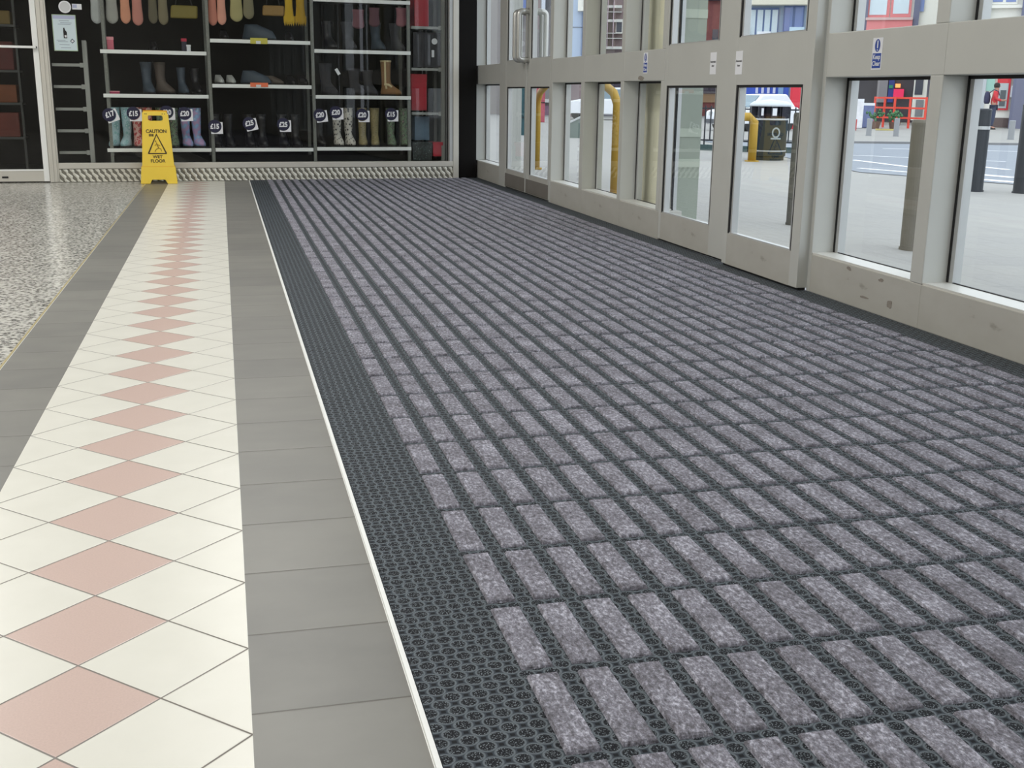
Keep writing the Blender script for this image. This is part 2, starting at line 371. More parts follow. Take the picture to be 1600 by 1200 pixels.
# stickers on the rails
def keep_clear(y, z, x, label):
    r = thing('keep_clear_sign', label, 'sign', (x, y, z), 0, 'keep clear stickers')
    B('backing', (-.0012, -.034, -.058), (-.0002, .034, .058), M_PAPER, r)
    B('blue_panel', (-.0018, -.029, -.052), (-.0010, .029, .002), M_BLUE, r)
    n = 24; cutout('mandatory_mark', [[(.018 * math.cos(2 * PI * k / n), .023 * math.sin(2 * PI * k / n)) for k in range(n)], [(-.004, -.010), (.004, -.010), (.005, .018), (-.005, .018)], [(-.004, -.019), (.004, -.019), (.004, -.014), (-.004, -.014)]], .0006, M_BLUE, r, (-.0016, 0, .030), FACE_HALL)
    text('lettering', 'Keep', .024, M_PAPER, r, (-.0022, 0, -.012), FACE_HALL, bold=.02, ext=.0002); text('lettering', 'Clear', .024, M_PAPER, r, (-.0022, 0, -.036), FACE_HALL, bold=.02, ext=.0002)
keep_clear(2.492, .972, XF, 'blue and white Keep Clear sticker on the grey rail of the nearest window bay')
keep_clear(4.955, .990, XF, 'small blue and white Keep Clear sticker on the far rail left of the double doors')
def auto_door(y, z, x, label, tilt=0):
    r = thing('door_notice', label, 'sign', (x, y, z), 0); r.rotation_euler = (tilt, 0, 0)
    B('paper', (-.0012, -.037, -.053), (-.0002, .037, .053), M_PAPER, r)
    text('lettering', 'Automatic', .0155, M_INK, r, (-.0018, 0, .008), FACE_HALL, ext=.0002); text('lettering', 'door', .0155, M_INK, r, (-.0018, 0, -.012), FACE_HALL, ext=.0002)
auto_door(3.985, .968, 2.641, 'white paper notice on the rail of the left automatic door leaf')
auto_door(3.600, .962, 2.601, 'white paper notice on the rail of the right automatic door leaf, its corner torn')

# kicked scuffs and stains on the rails
M_SCF = mat('scuff_brown', (140, 133, 124), .7, var=.3, vscale=60)
def scuff(par, y, z, w_, h_):
    o = bpy.data.objects[par]; pts = []
    for k in range(14):
        a = 2 * PI * k / 14; q = random.uniform(.65, 1.1); pts.append((w_ * math.cos(a) * q, h_ * math.sin(a) * q))
    cutout('scuff_mark', [pts], .0008, M_SCF, o, (-.0006, y - o.location.y, z), FACE_HALL)
scuff('window_2', 2.556, .150, .018, .010); scuff('window_2', 2.32, .140, .020, .008); scuff('window_2', 2.25, .060, .022, .016); scuff('window_2', 2.43, .055, .035, .005); scuff('window_7', 5.02, .905, .06, .014)
# unseen ceiling panels, added to light the hall
M_DIFF = emis('added_panel_diffuser', (255, 250, 240), 1.6)
def fill_panel(x, y, label):
    r = thing('added_ceiling_light', label, 'fill light', (x, y, 3), 0, 'added ceiling panels over the hall')
    B('added_housing', (-.3, -.6, -.05), (.3, .6, 0), M_WHITE, r); B('added_diffuser', (-.27, -.57, -.055), (.27, .57, -.05), M_DIFF, r)
    ld = bpy.data.lights.new('added_panel_light', 'AREA'); ld.shape = 'RECTANGLE'; ld.size = .6; ld.size_y = 1.2; ld.energy = HALL_FILL * (.45 if y < -1 else 1); ld.color = (1, .98, .95)
    lo = bpy.data.objects.new('added_panel_light', ld); col.objects.link(lo); lo.parent = r; lo.location = (0, 0, -.06)
for i, x in enumerate((-4.2, -1.9, .4)):
    for j, y in enumerate((-2.4, .6, 3.6, 6.6)):
        fill_panel(x, y, 'added rectangular white light panel over the hall, out of view')

#@@SHOP
# ------------------------------------------------------------------ the shoe shop at the far end
def sp(px, py, t=0):                     # (along, height) on a plane parallel to the shopfront
    d = pdir(px, py); k = (UN.dot(S0 - CP) + t) / UN.dot(d); q = CP + d * k
    return (q - S0).dot(UX), q.z
def sroot(name, s, t, z, turn=0):
    return empty(name, SH(s, t, z), RZ + turn)
def sb(name, a, b, m, par, bevel=0): return B(name, a, b, m, par, bevel)
# shell of the shop
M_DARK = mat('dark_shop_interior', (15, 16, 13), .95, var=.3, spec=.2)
M_DFLOOR = mat('shop_carpet', (36, 34, 34), .95, var=.2)
def shell(name, a, b, m):
    o = struct(empty(name, S0, RZ)); B('lining', a, b, m, o); return o
shell('wall_back', (-1.6, 2.6, 0), (4.0, 2.7, 3), M_DARK)
shell('wall_left', (-4.8, .12, 0), (-1.25, .3, 3), M_WALL); shell('wall_back', (-1.7, .12, 0), (-1.6, 2.6, 3), M_DARK); shell('wall_right', (3.86, .45, 0), (3.96, 2.6, 3), M_DARK)
shell('floor', (-1.6, .12, -.05), (4.0, 2.6, .002), M_DFLOOR)
shell('ceiling', (-1.6, .02, 2.45), (3.9, 2.6, 2.5), M_DARK)
shell('wall_back', (-4.8, -.02, 2.33), (3.84, .1, 2.98), M_CHAMP)
# shopfront: door leaf, jamb, window
dn[0] += 1; d5 = struct(empty('door_%d' % dn[0], S0, RZ))
sb('stile', (-.083, .0, .01), (-.037, .045, 2.3), M_WHITE, d5, .002); sb('stile', (-1.0, .0, .01), (-.92, .045, 2.3), M_CHAMP, d5)
sb('bottom_rail', (-.92, .002, .01), (-.083, .043, .100), M_CHAMP, d5, .002); sb('rail_cap', (-.92, -.002, .100), (-.083, .02, .114), M_WHITE, d5)
sb('glass_pane', (-.92, .02, .1), (-.083, .026, 2.3), M_SGLASS, d5)
sb('push_bar', (-.93, -.045, 1.122), (-.055, -.025, 1.142), M_WHITE, d5, .004)
sb('bar_bracket', (-.065, -.04, 1.125), (-.05, .0, 1.139), M_GASK, d5)
sb('lock', (-.42, -.003, .04), (-.37, .0, .055), M_GASK, d5)
for i, (s0, s1, t0) in enumerate(((-.034, .0, -.012), (.0, .028, -.004), (.028, .042, .004))):
    o = struct(empty('trim_%d' % (10 + i), S0, RZ)); B('jamb', (s0, t0, .003), (s1, .07, 2.33), M_CHAMP if i != 1 else M_CHAMP, o, .002)
struct(empty('trim_13', S0, RZ)); B('jamb', (-1.06, -.01, .003), (-1.0, .07, 2.33), M_CHAMP, bpy.data.objects['trim_13'])
wn[0] += 1; w = struct(empty('window_%d' % wn[0], S0, RZ))
sb('bottom_frame', (.042, -.006, .116), (3.60, .06, .166), M_CHAMP, w, .003)
sb('side_frame', (3.60, -.008, .003), (3.655, .07, 2.33), M_CHAMP, w, .003); sb('side_frame', (3.565, .0, .116), (3.598, .06, 2.3), M_BEAD, w, .002)
sb('gasket', (3.598, -.002, .12), (3.601, .01, 2.3), M_GASK, w)
sb('glass_pane', (.042, .02, .16), (3.565, .027, 2.3), M_SGLASS, w); sb('top_frame', (.042, 0, 2.28), (3.6, .06, 2.33), M_CHAMP, w)
# relief plinth below the window
pl = struct(empty('baseboard_back', S0, RZ))
sb('plinth_board', (.042, .004, .002), (3.60, .05, .116), mat('plinth_grey', (122, 120, 110), .45, .3), pl)
per = .0527; mb = MB()
prof = [(.112, -.022, .017), (.098, -.014, .016), (.082, -.006, .008), (.068, .004, .016), (.058, .016, .019), (.046, .023, .016), (.034, .026, .008), (.022, .032, .012), (.010, .042, .019), (.004, .046, .018)]
for k in range(-1, 68):
    c0 = .06 + per * k
    L = [(min(max(c0 + s - w_, .044), 3.598), z) for z, s, w_ in prof]; R = [(min(max(c0 + s + w_, .044), 3.598), z) for z, s, w_ in prof]
    for (a, b, c_, d_) in zip(L, L[1:], R[1:], R):
        if c_[0] - b[0] < .004 and d_[0] - a[0] < .004: continue
        m1 = ((a[0] + d_[0]) / 2, a[1]); m2 = ((b[0] + c_[0]) / 2, b[1])
        mb.poly([(a[0], .004, a[1]), (b[0], .004, b[1]), (m2[0], -.006, m2[1]), (m1[0], -.006, m1[1])])
        mb.poly([(m1[0], -.006, m1[1]), (m2[0], -.006, m2[1]), (c_[0], .004, c_[1]), (d_[0], .004, d_[1])])
mb.build('relief_band', mat('plinth_light', (238, 236, 226), .4, .2), pl)
# black pier in the corner
o = struct(empty('wall_corner', S0, RZ)); B('black_pier', (3.66, .02, .0), (3.838, .3, 2.98), mat('black_pier', (14, 12, 11), .8, var=.3, spec=.2), o)

# shelving
def shelving(label, s0, s1, zs, uprights):
    r = sroot('shelving_bay', (s0 + s1) / 2, .10, .003); tag(r, label, 'shelving', 'shelving bays in the window'); c_ = (s0 + s1) / 2
    for z in zs:
        sh = B('shelf', (s0 - c_, -.02, z - .014 - .003), (s1 - c_, .34, z - .003), mat('shelf_dark', (46, 46, 48), .6), r)
        B('shelf_edge', (s0 - c_, -.034, z - .030), (s1 - c_, -.02, z + .002), M_WHITE, sh, .002)
    for s in uprights:
        B('upright', (s - .014 - c_, -.018, 0), (s + .014 - c_, .012, 2.0), M_UP, r)
        B('upright', (s - .014 - c_, .35, 0), (s + .014 - c_, .37, 2.0), M_UP, r)
    if s0 < 2: MB().tube([(s0 - c_, .04, 1.765), (s1 - c_, .04, 1.765)], .008, 8).build('hanging_rail', M_UP, r); B('rail_bracket', (-.01, .03, 1.77), (.01, .372, 1.79), M_UP, r)
    B('back_panel', (s0 - c_, .372, .05), (s1 - c_, .38, 2.0), M_DARK, r)
    B('kick_board', (s0 - c_, .02, 0), (s1 - c_, .03, .22), M_DARK, r)
    return r
Z1 = (.283, .753, 1.126); Z2 = (.285, .850, 1.239); Z3 = (.292, .764, 1.172, 1.62)
shelving('left shelving bay with white-edged shelves above the flowery wellingtons', .452, 1.345, Z1, (.49,))
shelving('middle shelving bay with white-edged shelves holding dark boots', 1.382, 2.27, Z2, (1.365, 2.290))
shelving('right shelving bay with white-edged shelves, tan boot on its middle shelf', 2.305, 3.205, Z3, (3.19,))
def siderack(label, s0, s1, zs, sp_, g0):
    r = sroot('side_rack', s0, .12, .003); tag(r, label, 'rack'); M_R = mat('pale_steel_rack', (150, 152, 148), .45, .3)
    B('post', (sp_ - s0, 0, 0), (sp_ - s0 + .036, .03, g0), M_R, r); B('post', (sp_ - s0, .3, 0), (sp_ - s0 + .03, .33, g0), M_R, r)
    for z in zs:
        q = B('shelf_arm', (0, 0, z - .012), (sp_ - s0, .02, z + .012), M_R, r); B('shelf', (0, .02, z - .006), (sp_ - s0, .3, z + .0), mat('rack_shelf', (70, 72, 70), .6), q)
        B('arm_hook', (sp_ - s0 - .03, -.004, z - .02), (sp_ - s0, .002, z + .02), M_R, q, .004)
siderack('bare pale steel rack beside the white poster, with five empty shelves', .05, .31, [sp(110, y, .12)[1] for y in (102, 136, 171, 205, 239)], .305, 1.20)
siderack('pale steel side rack with red goods at the right end of the window', 3.225, 3.50, [sp(670, y, .12)[1] for y in (44, 109, 178)], 3.515, 2.2)
for k, (s, w_) in enumerate(((3.42, .014), (3.46, .02))):
    r = sroot('window_pole', s, .5, .003); tag(r, ('slim pale pole behind the side rack, left of two', 'wider pale pole behind the side rack, right of two')[k], 'pole'); MB().lathe([(w_ / 2, 0), (w_ / 2, 2.3)], 12).build('pole', mat('pale_steel_rack', (150, 152, 148), .45, .3), r)
r = sroot('corner_display_panel', 3.60, .16, .003); tag(r, 'tall greenish glass side panel at the right end of the shop window', 'panel')
B('glass_sheet', (-.03, 0, 0), (-.024, .5, 2.3), mat('greenish_glass_edge', (120, 140, 134), .3), r); B('edge_strip', (-.034, -.01, 0), (-.02, .0, 2.3), M_BEAD, r)

# boots
def voromat(name, stops, scale, rough=.45):
    g = NG(name, rough); v = g.voro(scale); f = g.M('ADD', g.M('MULTIPLY', v[0], 1.1), g.M('MULTIPLY', g.noise(scale * .8, 3), .5)); g.base(g.ramp(f, stops)); return g.m
BM = dict(
 teal=voromat('teal_floral_rubber', [(.35, (206, 224, 228)), (.5, (150, 194, 198)), (.65, (128, 180, 184)), (.8, (176, 206, 214))], 30),
 blue=voromat('blue_floral_rubber', [(.35, (216, 226, 240)), (.5, (160, 190, 222)), (.80, (134, 168, 210)), (1, (178, 150, 190))], 26),
 red=voromat('red_patterned_rubber', [(.35, (226, 150, 140)), (.5, (190, 56, 60)), (.7, (176, 46, 52)), (.85, (214, 170, 160))], 40),
 zebra=voromat('zebra_rubber', [(.45, (30, 28, 28)), (.58, (60, 58, 56)), (.64, (196, 192, 184)), (1, (210, 206, 196))], 42),
 leopard=voromat('leopard_rubber', [(.4, (48, 42, 26)), (.5, (110, 98, 66)), (.62, (176, 162, 120)), (.9, (140, 128, 88))], 60),
 floral=voromat('dark_floral_rubber', [(.38, (196, 160, 160)), (.46, (90, 96, 84)), (.6, (44, 50, 44)), (.85, (110, 130, 104))], 46),
 black=mat('black_rubber', (22, 22, 26), .35), grey=mat('charcoal_suede', (54, 54, 58), .9, var=.15), tan=mat('tan_suede', (138, 104, 70), .9, var=.12, vscale=20),
 dim=mat('dull_blue_leather', (60, 72, 84), .6, var=.2), brown=mat('dull_brown_leather', (76, 66, 58), .6, var=.2), white=mat('silver_trainer', (170, 172, 168), .5))
M_SOLE = mat('dark_sole', (30, 28, 28), .7); M_FUR = mat('cream_fleece', (206, 190, 150), .95, bump=.8, bscale=200)
def ring(z, cy, hx, hy, n=16): return [(hx * math.cos(2 * PI * k / n), cy + hy * math.sin(2 * PI * k / n), z) for k in range(n)]
def boot(s, t, z, h, kind, label, group, turn=0, wide=1.12, fleece=False, nm='wellington_boot', cat='boot'):
    r = sroot(nm, s, t, z, turn); tag(r, label, cat, group)
    R = [ring(.018, -.02, .036 * wide, .100), ring(.04, -.018, .037 * wide, .100), ring(.06, -.010, .035 * wide, .088), ring(.085, .006, .032 * wide, .066), ring(.115, .024, .030 * wide, .046), ring(.16, .030, .032 * wide, .043)]
    R += [ring(.16 + (h - .16) * f, .03, (.032 + .008 * f) * wide, .043 + .007 * f) for f in (.35, .7, 1)]
    R += [ring(h, .03, .035 * wide, .044), ring(h - .05, .03, .033 * wide, .042)]
    if cat == 'boot' and nm == 'wellington_boot': FL = .72
    else: FL = 1
    R = [[(x, (y - .03) * (FL if z_ < .12 else 1) + .03, z_) for x, y, z_ in q] for q in R]
    MB().loft(R).build('shaft', BM[kind], r, smooth=True)
    MB().loft([[(x, (y - .03) * FL + .03, z_) for x, y, z_ in q] for q in (ring(0, -.018, .036 * wide, .101), ring(.020, -.02, .039 * wide, .104))]).build('sole', M_SOLE, r)
    if h > .25 and not fleece: MB().loft([ring(h - .018, .03, .0405 * wide, .0512), ring(h + .002, .03, .0410 * wide, .0517), ring(h + .002, .03, .036 * wide, .046)], cap=False).build('top_band', BM[kind] if not fleece else M_FUR, r)
    if fleece:
        MB().tube([(-.030 * wide, .02, .07), (-.034 * wide, .03, .12), (-.040 * wide, .03, h * .6), (-.043 * wide, .03, h)], .010, 8).build('fleece_seam', M_FUR, r); MB().tube([(-.030 * wide, -.03, .085), (-.034 * wide, .0, .105), (-.034 * wide, .04, .11)], .012, 8).build('fleece_trim', M_FUR, r); MB().loft([ring(h - .012, .03, .0415 * wide, .052), ring(h + .004, .03, .0425 * wide, .053), ring(h + .004, .03, .034 * wide, .044)], cap=False).build('fleece_cuff', M_FUR, r)
    return r
zt = .003
GB = 'wellington boots on the bottom shelf'
for px, kind, turn, lab in ((180, 'teal', -.5, 'pale teal flowery wellington boot behind the leftmost price ticket'), (198, 'teal', -.5, 'pale teal flowery wellington boot just right of the first one'),
        (217, 'red', .1, 'red patterned wellington boot left of the yellow wet floor sign'), (234, 'red', .1, 'red patterned wellington boot partly hidden by the left edge of the yellow sign'),
        (255, 'floral', .1, 'dark flowery wellington boot mostly hidden behind the yellow sign'), (274, 'floral', .1, 'dark flowery wellington boot showing at the right edge of the yellow sign'),
        (294, 'blue', .4, 'light blue flowery wellington boot under a £20 ticket right of the yellow sign'), (312, 'blue', .6, 'light blue wellington boot with a red patch, beside the upright'),
        (530, 'zebra', .3, 'zebra striped wellington boot under a £20 ticket'), (548, 'zebra', .4, 'zebra striped wellington boot standing right of its twin'),
        (568, 'leopard', 0, 'leopard print wellington boot under the third £20 ticket'), (587, 'leopard', -.1, 'leopard print wellington boot right of its twin, without a ticket'),
        (613, 'floral', .1, 'dark flowery wellington boot under the £15 ticket at the right end'), (634, 'floral', .2, 'dark flowery wellington boot at the right end of the bottom shelf')):
    s, _ = sp(px, 230, .2); z = (.283 if px < 400 else .292)
    boot(s, .22, z + .001, .355 if px < 400 else .36, kind, lab, GB, turn)
for px, lab in ((340, 'black wellington boot at the left end of the middle bay, bottom shelf'), (360, 'black wellington boot second from the left in the middle bay, bottom shelf'), (392, 'black wellington boot under the tilted £25 ticket'), (412, 'black wellington boot right of the tilted £25 ticket'), (444, 'black wellington boot under the right-hand £25 ticket'), (464, 'black wellington boot at the right end of the middle bay, bottom shelf'), (501, 'black wellington boot at the left end of the right bay, bottom shelf')):
    s, _ = sp(px, 230, .25); boot(s, .25, (.285 if px < 490 else .292) + .001, .30, 'black', lab, GB, .3)
GM = 'boots on the middle shelves'
for px, kind, sh_, h, wide, lab, turn in ((513, 'grey', .764, .29, 1.7, 'wide charcoal suede boot with a small white tag, middle shelf of the right bay', .6), (557, 'grey', .764, .25, 1.5, 'charcoal suede boot between the tagged grey boot and the tan boot', .5), (578, 'grey', .764, .24, 1.3, 'charcoal suede boot standing against the tan boot', .4),
        (232, 'dim', .753, .28, 1.3, 'dull blue boot on the middle shelf of the left bay', .3), (256, 'brown', .753, .28, 1.2, 'dull brown boot on the middle shelf of the left bay', .9), (286, 'dim', .753, .24, 1.0, 'dull blue boot at the right end of the left bay, middle shelf', .3), (307, 'black', .753, .24, 1.0, 'black boot at the right end of the left bay, middle shelf', .3)):
    s, _ = sp(px, 140, .22); boot(s, .24, sh_ + .001, h, kind, lab, GM, turn, wide, nm='ankle_boot')
s, _ = sp(609, 140, .16); boot(s, .19, .765, .325, 'tan', 'tan suede boot with cream fleece seam, middle shelf of the right bay', GM, 1.25, 1.3, True, 'fleece_boot')
def shoe(px, py, z, kind, lab, turn=0, k=1.0):
    s, _ = sp(px, py, .2); r = sroot('shoe', s, .2, z + .001, turn); tag(r, lab, 'shoe', 'shoes on the shelves')
    MB().loft([ring(.014, 0, .034 * k, .10 * k), ring(.03, 0, .036 * k, .10 * k), ring(.05 * k, .01, .032 * k, .085 * k), ring(.075 * k, .035 * k, .026 * k, .05 * k), ring(.085 * k, .045 * k, .022 * k, .035 * k)]).build('upper', BM[kind], r, smooth=True)
    MB().loft([ring(0, 0, .036 * k, .102 * k), ring(.015, 0, .037 * k, .104 * k)]).build('sole', M_SOLE, r)
shoe(343, 130, .850, 'white', 'silver shoe at the left end of the middle bay, middle shelf', .2); shoe(361, 130, .850, 'white', 'silver shoe second from the left in the middle bay, middle shelf', .2)
shoe(400, 130, .850, 'dim', 'large dull blue shoe behind the orange shelf tag', 1.1, 1.5); shoe(428, 130, .850, 'brown', 'dull brown shoe right of the large blue one', 1.0); shoe(455, 130, .850, 'black', 'black shoe right of the brown one, middle bay', .2); shoe(474, 130, .850, 'black', 'black shoe at the right end of the middle bay, middle shelf', .2)
shoe(405, 60, 1.239, 'dim', 'large dull blue shoe behind the yellow shelf tag, top shelf', 1.0, 1.7); shoe(350, 60, 1.239, 'black', 'black shoe at the left end of the middle bay, top shelf', .1); shoe(452, 60, 1.239, 'black', 'black shoe below the yellow slippers', .1); shoe(240, 75, 1.126, 'black', 'black shoe at the middle of the left bay, top shelf', .1)
for px, kd in ((515, 'black'), (545, 'grey'), (590, 'dim'), (620, 'grey')):
    s, _ = sp(px, 75, .24); boot(s, .25, 1.173, .26, kd, {515: 'black boot at the left end of the right bay, top shelf', 545: 'charcoal boot second from the left on the top shelf of the right bay', 590: 'dull blue boot third from the left on the top shelf of the right bay', 620: 'charcoal boot at the right end of the right bay, top shelf'}[px], 'boots on the top shelf of the right bay', .4, 1.4, nm='ankle_boot')
# hanging slippers
def slipper(px, ybot, wpx, rgb, lab, turn=0, frill=False, H=.32):
    s, z = sp(px, ybot, .14); w_ = wpx * .0057 / 2; r = sroot('hanging_slipper', s, .14, z, turn); tag(r, lab, 'slipper', 'slippers hung on the top rail')
    n = 18
    rings = []
    for f in (0, .02, .05, .1, .16, .3, .5, .7, .85, 1):
        g_ = min(f * .32 / .055, 1); wd = w_ * (max(.15, math.sqrt(1 - (1 - g_) ** 2)) * (1 - .14 * math.sin(PI * min(1, max(0, (f - .25) / .75))))); th = .018 * (1 if f > .04 else .4)
        off = (.006 * math.sin(f * 60) if frill else 0)
        rings.append([((wd + off) * math.cos(2 * PI * k / n), th * math.sin(2 * PI * k / n), f * H) for k in range(n)])
    MB().loft(rings).build('slipper_body', mat('slipper_%d_%d_%d' % rgb, rgb, .9, var=.15, vscale=12), r, smooth=True)
    MB().tube([(0, 0, H - .02), (0, .0, H + (.10 if H > .3 else .03))], .004, 6).build('hanging_loop', M_GASK, r)
    if frill:
        for k in range(5): MB().lathe([(.001, -.035), (.012, 0), (.012, .05)], 8, ((k - 2) * w_ * .42, 0, .02)).build('frill', mat('slipper_%d_%d_%d' % rgb, rgb, .9), r)
for a in ((152, 37, 17, (176, 180, 180), 'light grey slipper hanging furthest left, in front of the upright'), (176, 37, 18, (158, 158, 152), 'grey slipper hanging second from the left'), (197, 37, 15, (208, 146, 118), 'salmon slipper hanging beside a darker pink one in the left bay'),
          (216, 40, 16, (190, 128, 116), 'dusky pink slipper hanging right of the salmon one'), (240, 37, 14, (96, 90, 72), 'patterned olive slipper with pale rim, hanging left of its twin'), (256, 39, 15, (120, 112, 88), 'patterned olive slipper, tilted, right of its twin'),
          (333, 40, 14, (196, 128, 110), 'pink slipper hanging at the left end of the middle bay'), (347, 39, 14, (220, 158, 138), 'pale pink slipper hanging second in the middle bay'), (370, 34, 20, (168, 160, 112), 'olive cream slipper hanging third in the middle bay'), (389, 30, 17, (128, 122, 96), 'dull khaki slipper hanging fourth in the middle bay'),
          (560, 45, 20, (112, 74, 82), 'dark rose slipper hanging left in the right bay'), (585, 42, 18, (96, 66, 74), 'dark mauve slipper hanging in the middle of the right bay'), (627, 42, 18, (136, 84, 94), 'rose slipper hanging right in the right bay')):
    slipper(*a, H=.32 if a[0] < 500 else .17)
slipper(452, 38, 16, (196, 160, 36), 'frilled mustard slipper hanging left of its twin', 0, True); slipper(470, 38, 17, (176, 140, 30), 'frilled mustard slipper hanging at the right end of the middle bay', 0, True)
for px, py, w_, h_, rgb, lab in ((288, 29, .24, .11, (118, 106, 40), 'olive green handbag hanging in the left bay'), (427, 25, .20, .09, (142, 110, 54), 'ochre handbag hanging left of the mustard slippers')):
    s, z = sp(px, py, .16); r = sroot('handbag', s, .16, z - .0); tag(r, lab, 'handbag'); MB().prism([(-w_ / 2, 0), (w_ / 2 * .95, .0), (w_ / 2, h_), (-w_ / 2 * .9, h_)], -.03, .03).build('bag_body', mat('bag' + lab[:5], rgb, .6, var=.1), r, bevel=.015)
    MB().tube([(-w_ * .3, 0, h_), (-w_ * .22, 0, h_ + .08), (w_ * .22, 0, h_ + .08), (w_ * .3, 0, h_)], .006, 8).build('handle', M_GASK, r)
# price tickets stuck on the window
def ticket(px, py, txt, tilt, lab):
    s, z = sp(px, py, .012); r = sroot('price_ticket', s, .014, z); tag(r, lab, 'price ticket', 'price tickets on the window'); a = .043
    q = empty('card', (0, 0, 0)); bpy.data.objects.remove(q)
    rot = (PI / 2, tilt, 0)
    c, s_ = math.cos(tilt), math.sin(tilt)
    n = 20; disc = [(-.016 + .047 * math.cos(2 * PI * k / n), .014 + .047 * math.sin(2 * PI * k / n)) for k in range(n)]
    inter = [(min(max(x, -a), 9), y) for x, y in disc]
    # white card: square minus the round corner print
    arc = [(-.016 + .050 * math.cos(t_), .014 + .050 * math.sin(t_)) for t_ in [math.radians(d_) for d_ in range(-128, 42, 10)]]
    card = [(-a, arc[0][1] - .004)] + arc + [(.020, a), (a, a), (a, -a), (-a, -a)]
    cutout('card', [card], .0008, M_PAPER, r, (0, 0, 0), rot)
    cutout('round_print', [disc], .0006, M_NAVY, r, (0, .0004, 0), rot)
    t_ = text('price', txt, .050, M_PAPER, r, (-.016 * c, -.0012, .010), rot, .85, .04, .0003); r.scale = (1.2, 1, 1.2)
for a in ((175, 181, '£17', -.35, 'white price ticket marked £17, tilted, at the left end of the bottom shelf'), (212, 180, '£15', 0, 'white price ticket marked £15 left of the yellow sign'), (264, 178, '£20', 0, 'white price ticket just showing above the top of the yellow sign'),
          (292, 180, '£20', -.04, 'white price ticket marked £20 right of the yellow sign'), (339, 200, '£15', 0, 'white price ticket marked £15 at the left of the middle bay'), (393, 195, '£25', -.22, 'white price ticket marked £25, tilted, in the middle bay'),
          (446, 197, '£25', 0, 'white price ticket marked £25 at the right of the middle bay'), (503, 182, '£20', -.12, 'white price ticket marked £20, leftmost in the right bay'), (528, 178, '£20', -.05, 'white price ticket marked £20 above the zebra boots'),
          (569, 182, '£20', 0, 'white price ticket marked £20 above the leopard boots'), (614, 181, '£15', 0, 'white price ticket marked £15 above the last dark flowery boots')):
    ticket(*a)
def scard(name, px0, py0, px1, py1, t, m, lab, cat, th=.003, group=None):
    a = sp(px0, py0, t); b = sp(px1, py1, t); r = sroot(name, (a[0] + b[0]) / 2, t, b[1]); tag(r, lab, cat, group); w_ = (b[0] - a[0]) / 2
    return r, w_, a[1] - b[1]
def sbox(name, px0, py0, px1, py1, t, dep, m, lab, cat, group=None, zb=None, lid=None):
    r, w_, h_ = scard(name, px0, py0, px1, py1, t, m, lab, cat, group=group)
    if zb is not None: r.location.z = zb
    B('box_body', (-w_, 0, 0), (w_, dep, h_), m, r, .003); B('box_lid', (-w_ - .002, -.002, h_ * .78), (w_ + .002, dep + .002, h_ + .002), lid or m, r, .002); return r
sbox('shoe_box', 166, 56, 178, 77, .12, .12, mat('pink_card', (206, 104, 122), .6, var=.2, vscale=30), 'pink box at the left end of the top shelf', 'box', zb=1.127, lid=mat('light_pink_card', (224, 150, 158), .6))
sbox('shoe_box', 283, 56, 292, 77, .12, .1, mat('navy_card', (36, 32, 52), .6), 'small dark box with a red lid at the right of the top left shelf', 'box', zb=1.127, lid=mat('red_card', (178, 40, 66), .6)); sbox('shoe_box', 291, 66, 298, 77, .12, .08, M_PAPER, 'small white box beside the dark box with a red lid', 'box', zb=1.127)
sbox('shoe_box', 171, 143, 187, 148, .10, .1, mat('crimson_card', (170, 40, 84), .6), 'low crimson box at the left end of the middle shelf', 'box', zb=.754, lid=mat('light_pink_card', (224, 150, 158), .6))
RD = mat('glossy_red_card', (176, 22, 44), .3, var=.12, vscale=10)
sbox('boot_box', 647, -25, 670, 42, .2, .2, RD, 'tall red box on the upper arm of the right side rack', 'box', zb=sp(660, 42, .2)[1]); sbox('boot_box', 643, 115, 667, 172, .2, .2, RD, 'tall red box on the lower arm of the right side rack', 'box', zb=sp(660, 176, .2)[1] + .02)
r, w_, h_ = scard('backing_board', 645, 50, 690, 106, .16, M_BLACK, 'black hanging board with a round white sticker, right side rack', 'board'); B('board', (-w_, 0, 0), (w_, .01, h_), mat('black_board', (34, 32, 38), .5, var=.3), r)
MB().lathe([(.028, 0), (.028, .002)], 24).build('round_sticker', M_PAPER, r, (w_ * .5, -.002, h_ * .75), (PI / 2, 0, 0)); B('white_label', (w_ * .30, -.002, h_ * .30), (w_ * .48, 0, h_ * .50), M_PAPER, r)
sbox('boot_box', 648, 182, 671, 219, .25, .15, mat('blue_grey_sleeve', (92, 118, 140), .3, var=.3, vscale=25), 'blue-grey shiny box above the speckled box', 'box', zb=sp(660, 219, .25)[1] )
sbox('speckled_box', 645, 220, 675, 248, .12, .2, voromat('black_white_speckle', [(.3, (160, 176, 168)), (.45, (50, 62, 60)), (1, (18, 24, 24))], 60), 'black box with white speckles on the window floor at the right', 'box', zb=.168)
sbox('shoe_box', 677, 220, 692, 242, .12, .2, RD, 'small red box right of the speckled box', 'box', zb=.205)
o = struct(empty('trim_22', S0, RZ)); B('dark_board', (.05, .03, .10), (3.55, .055, .163), M_DARK, o); B('display_deck', (3.215, .056, .15), (3.51, .36, .166), M_DARK, o)
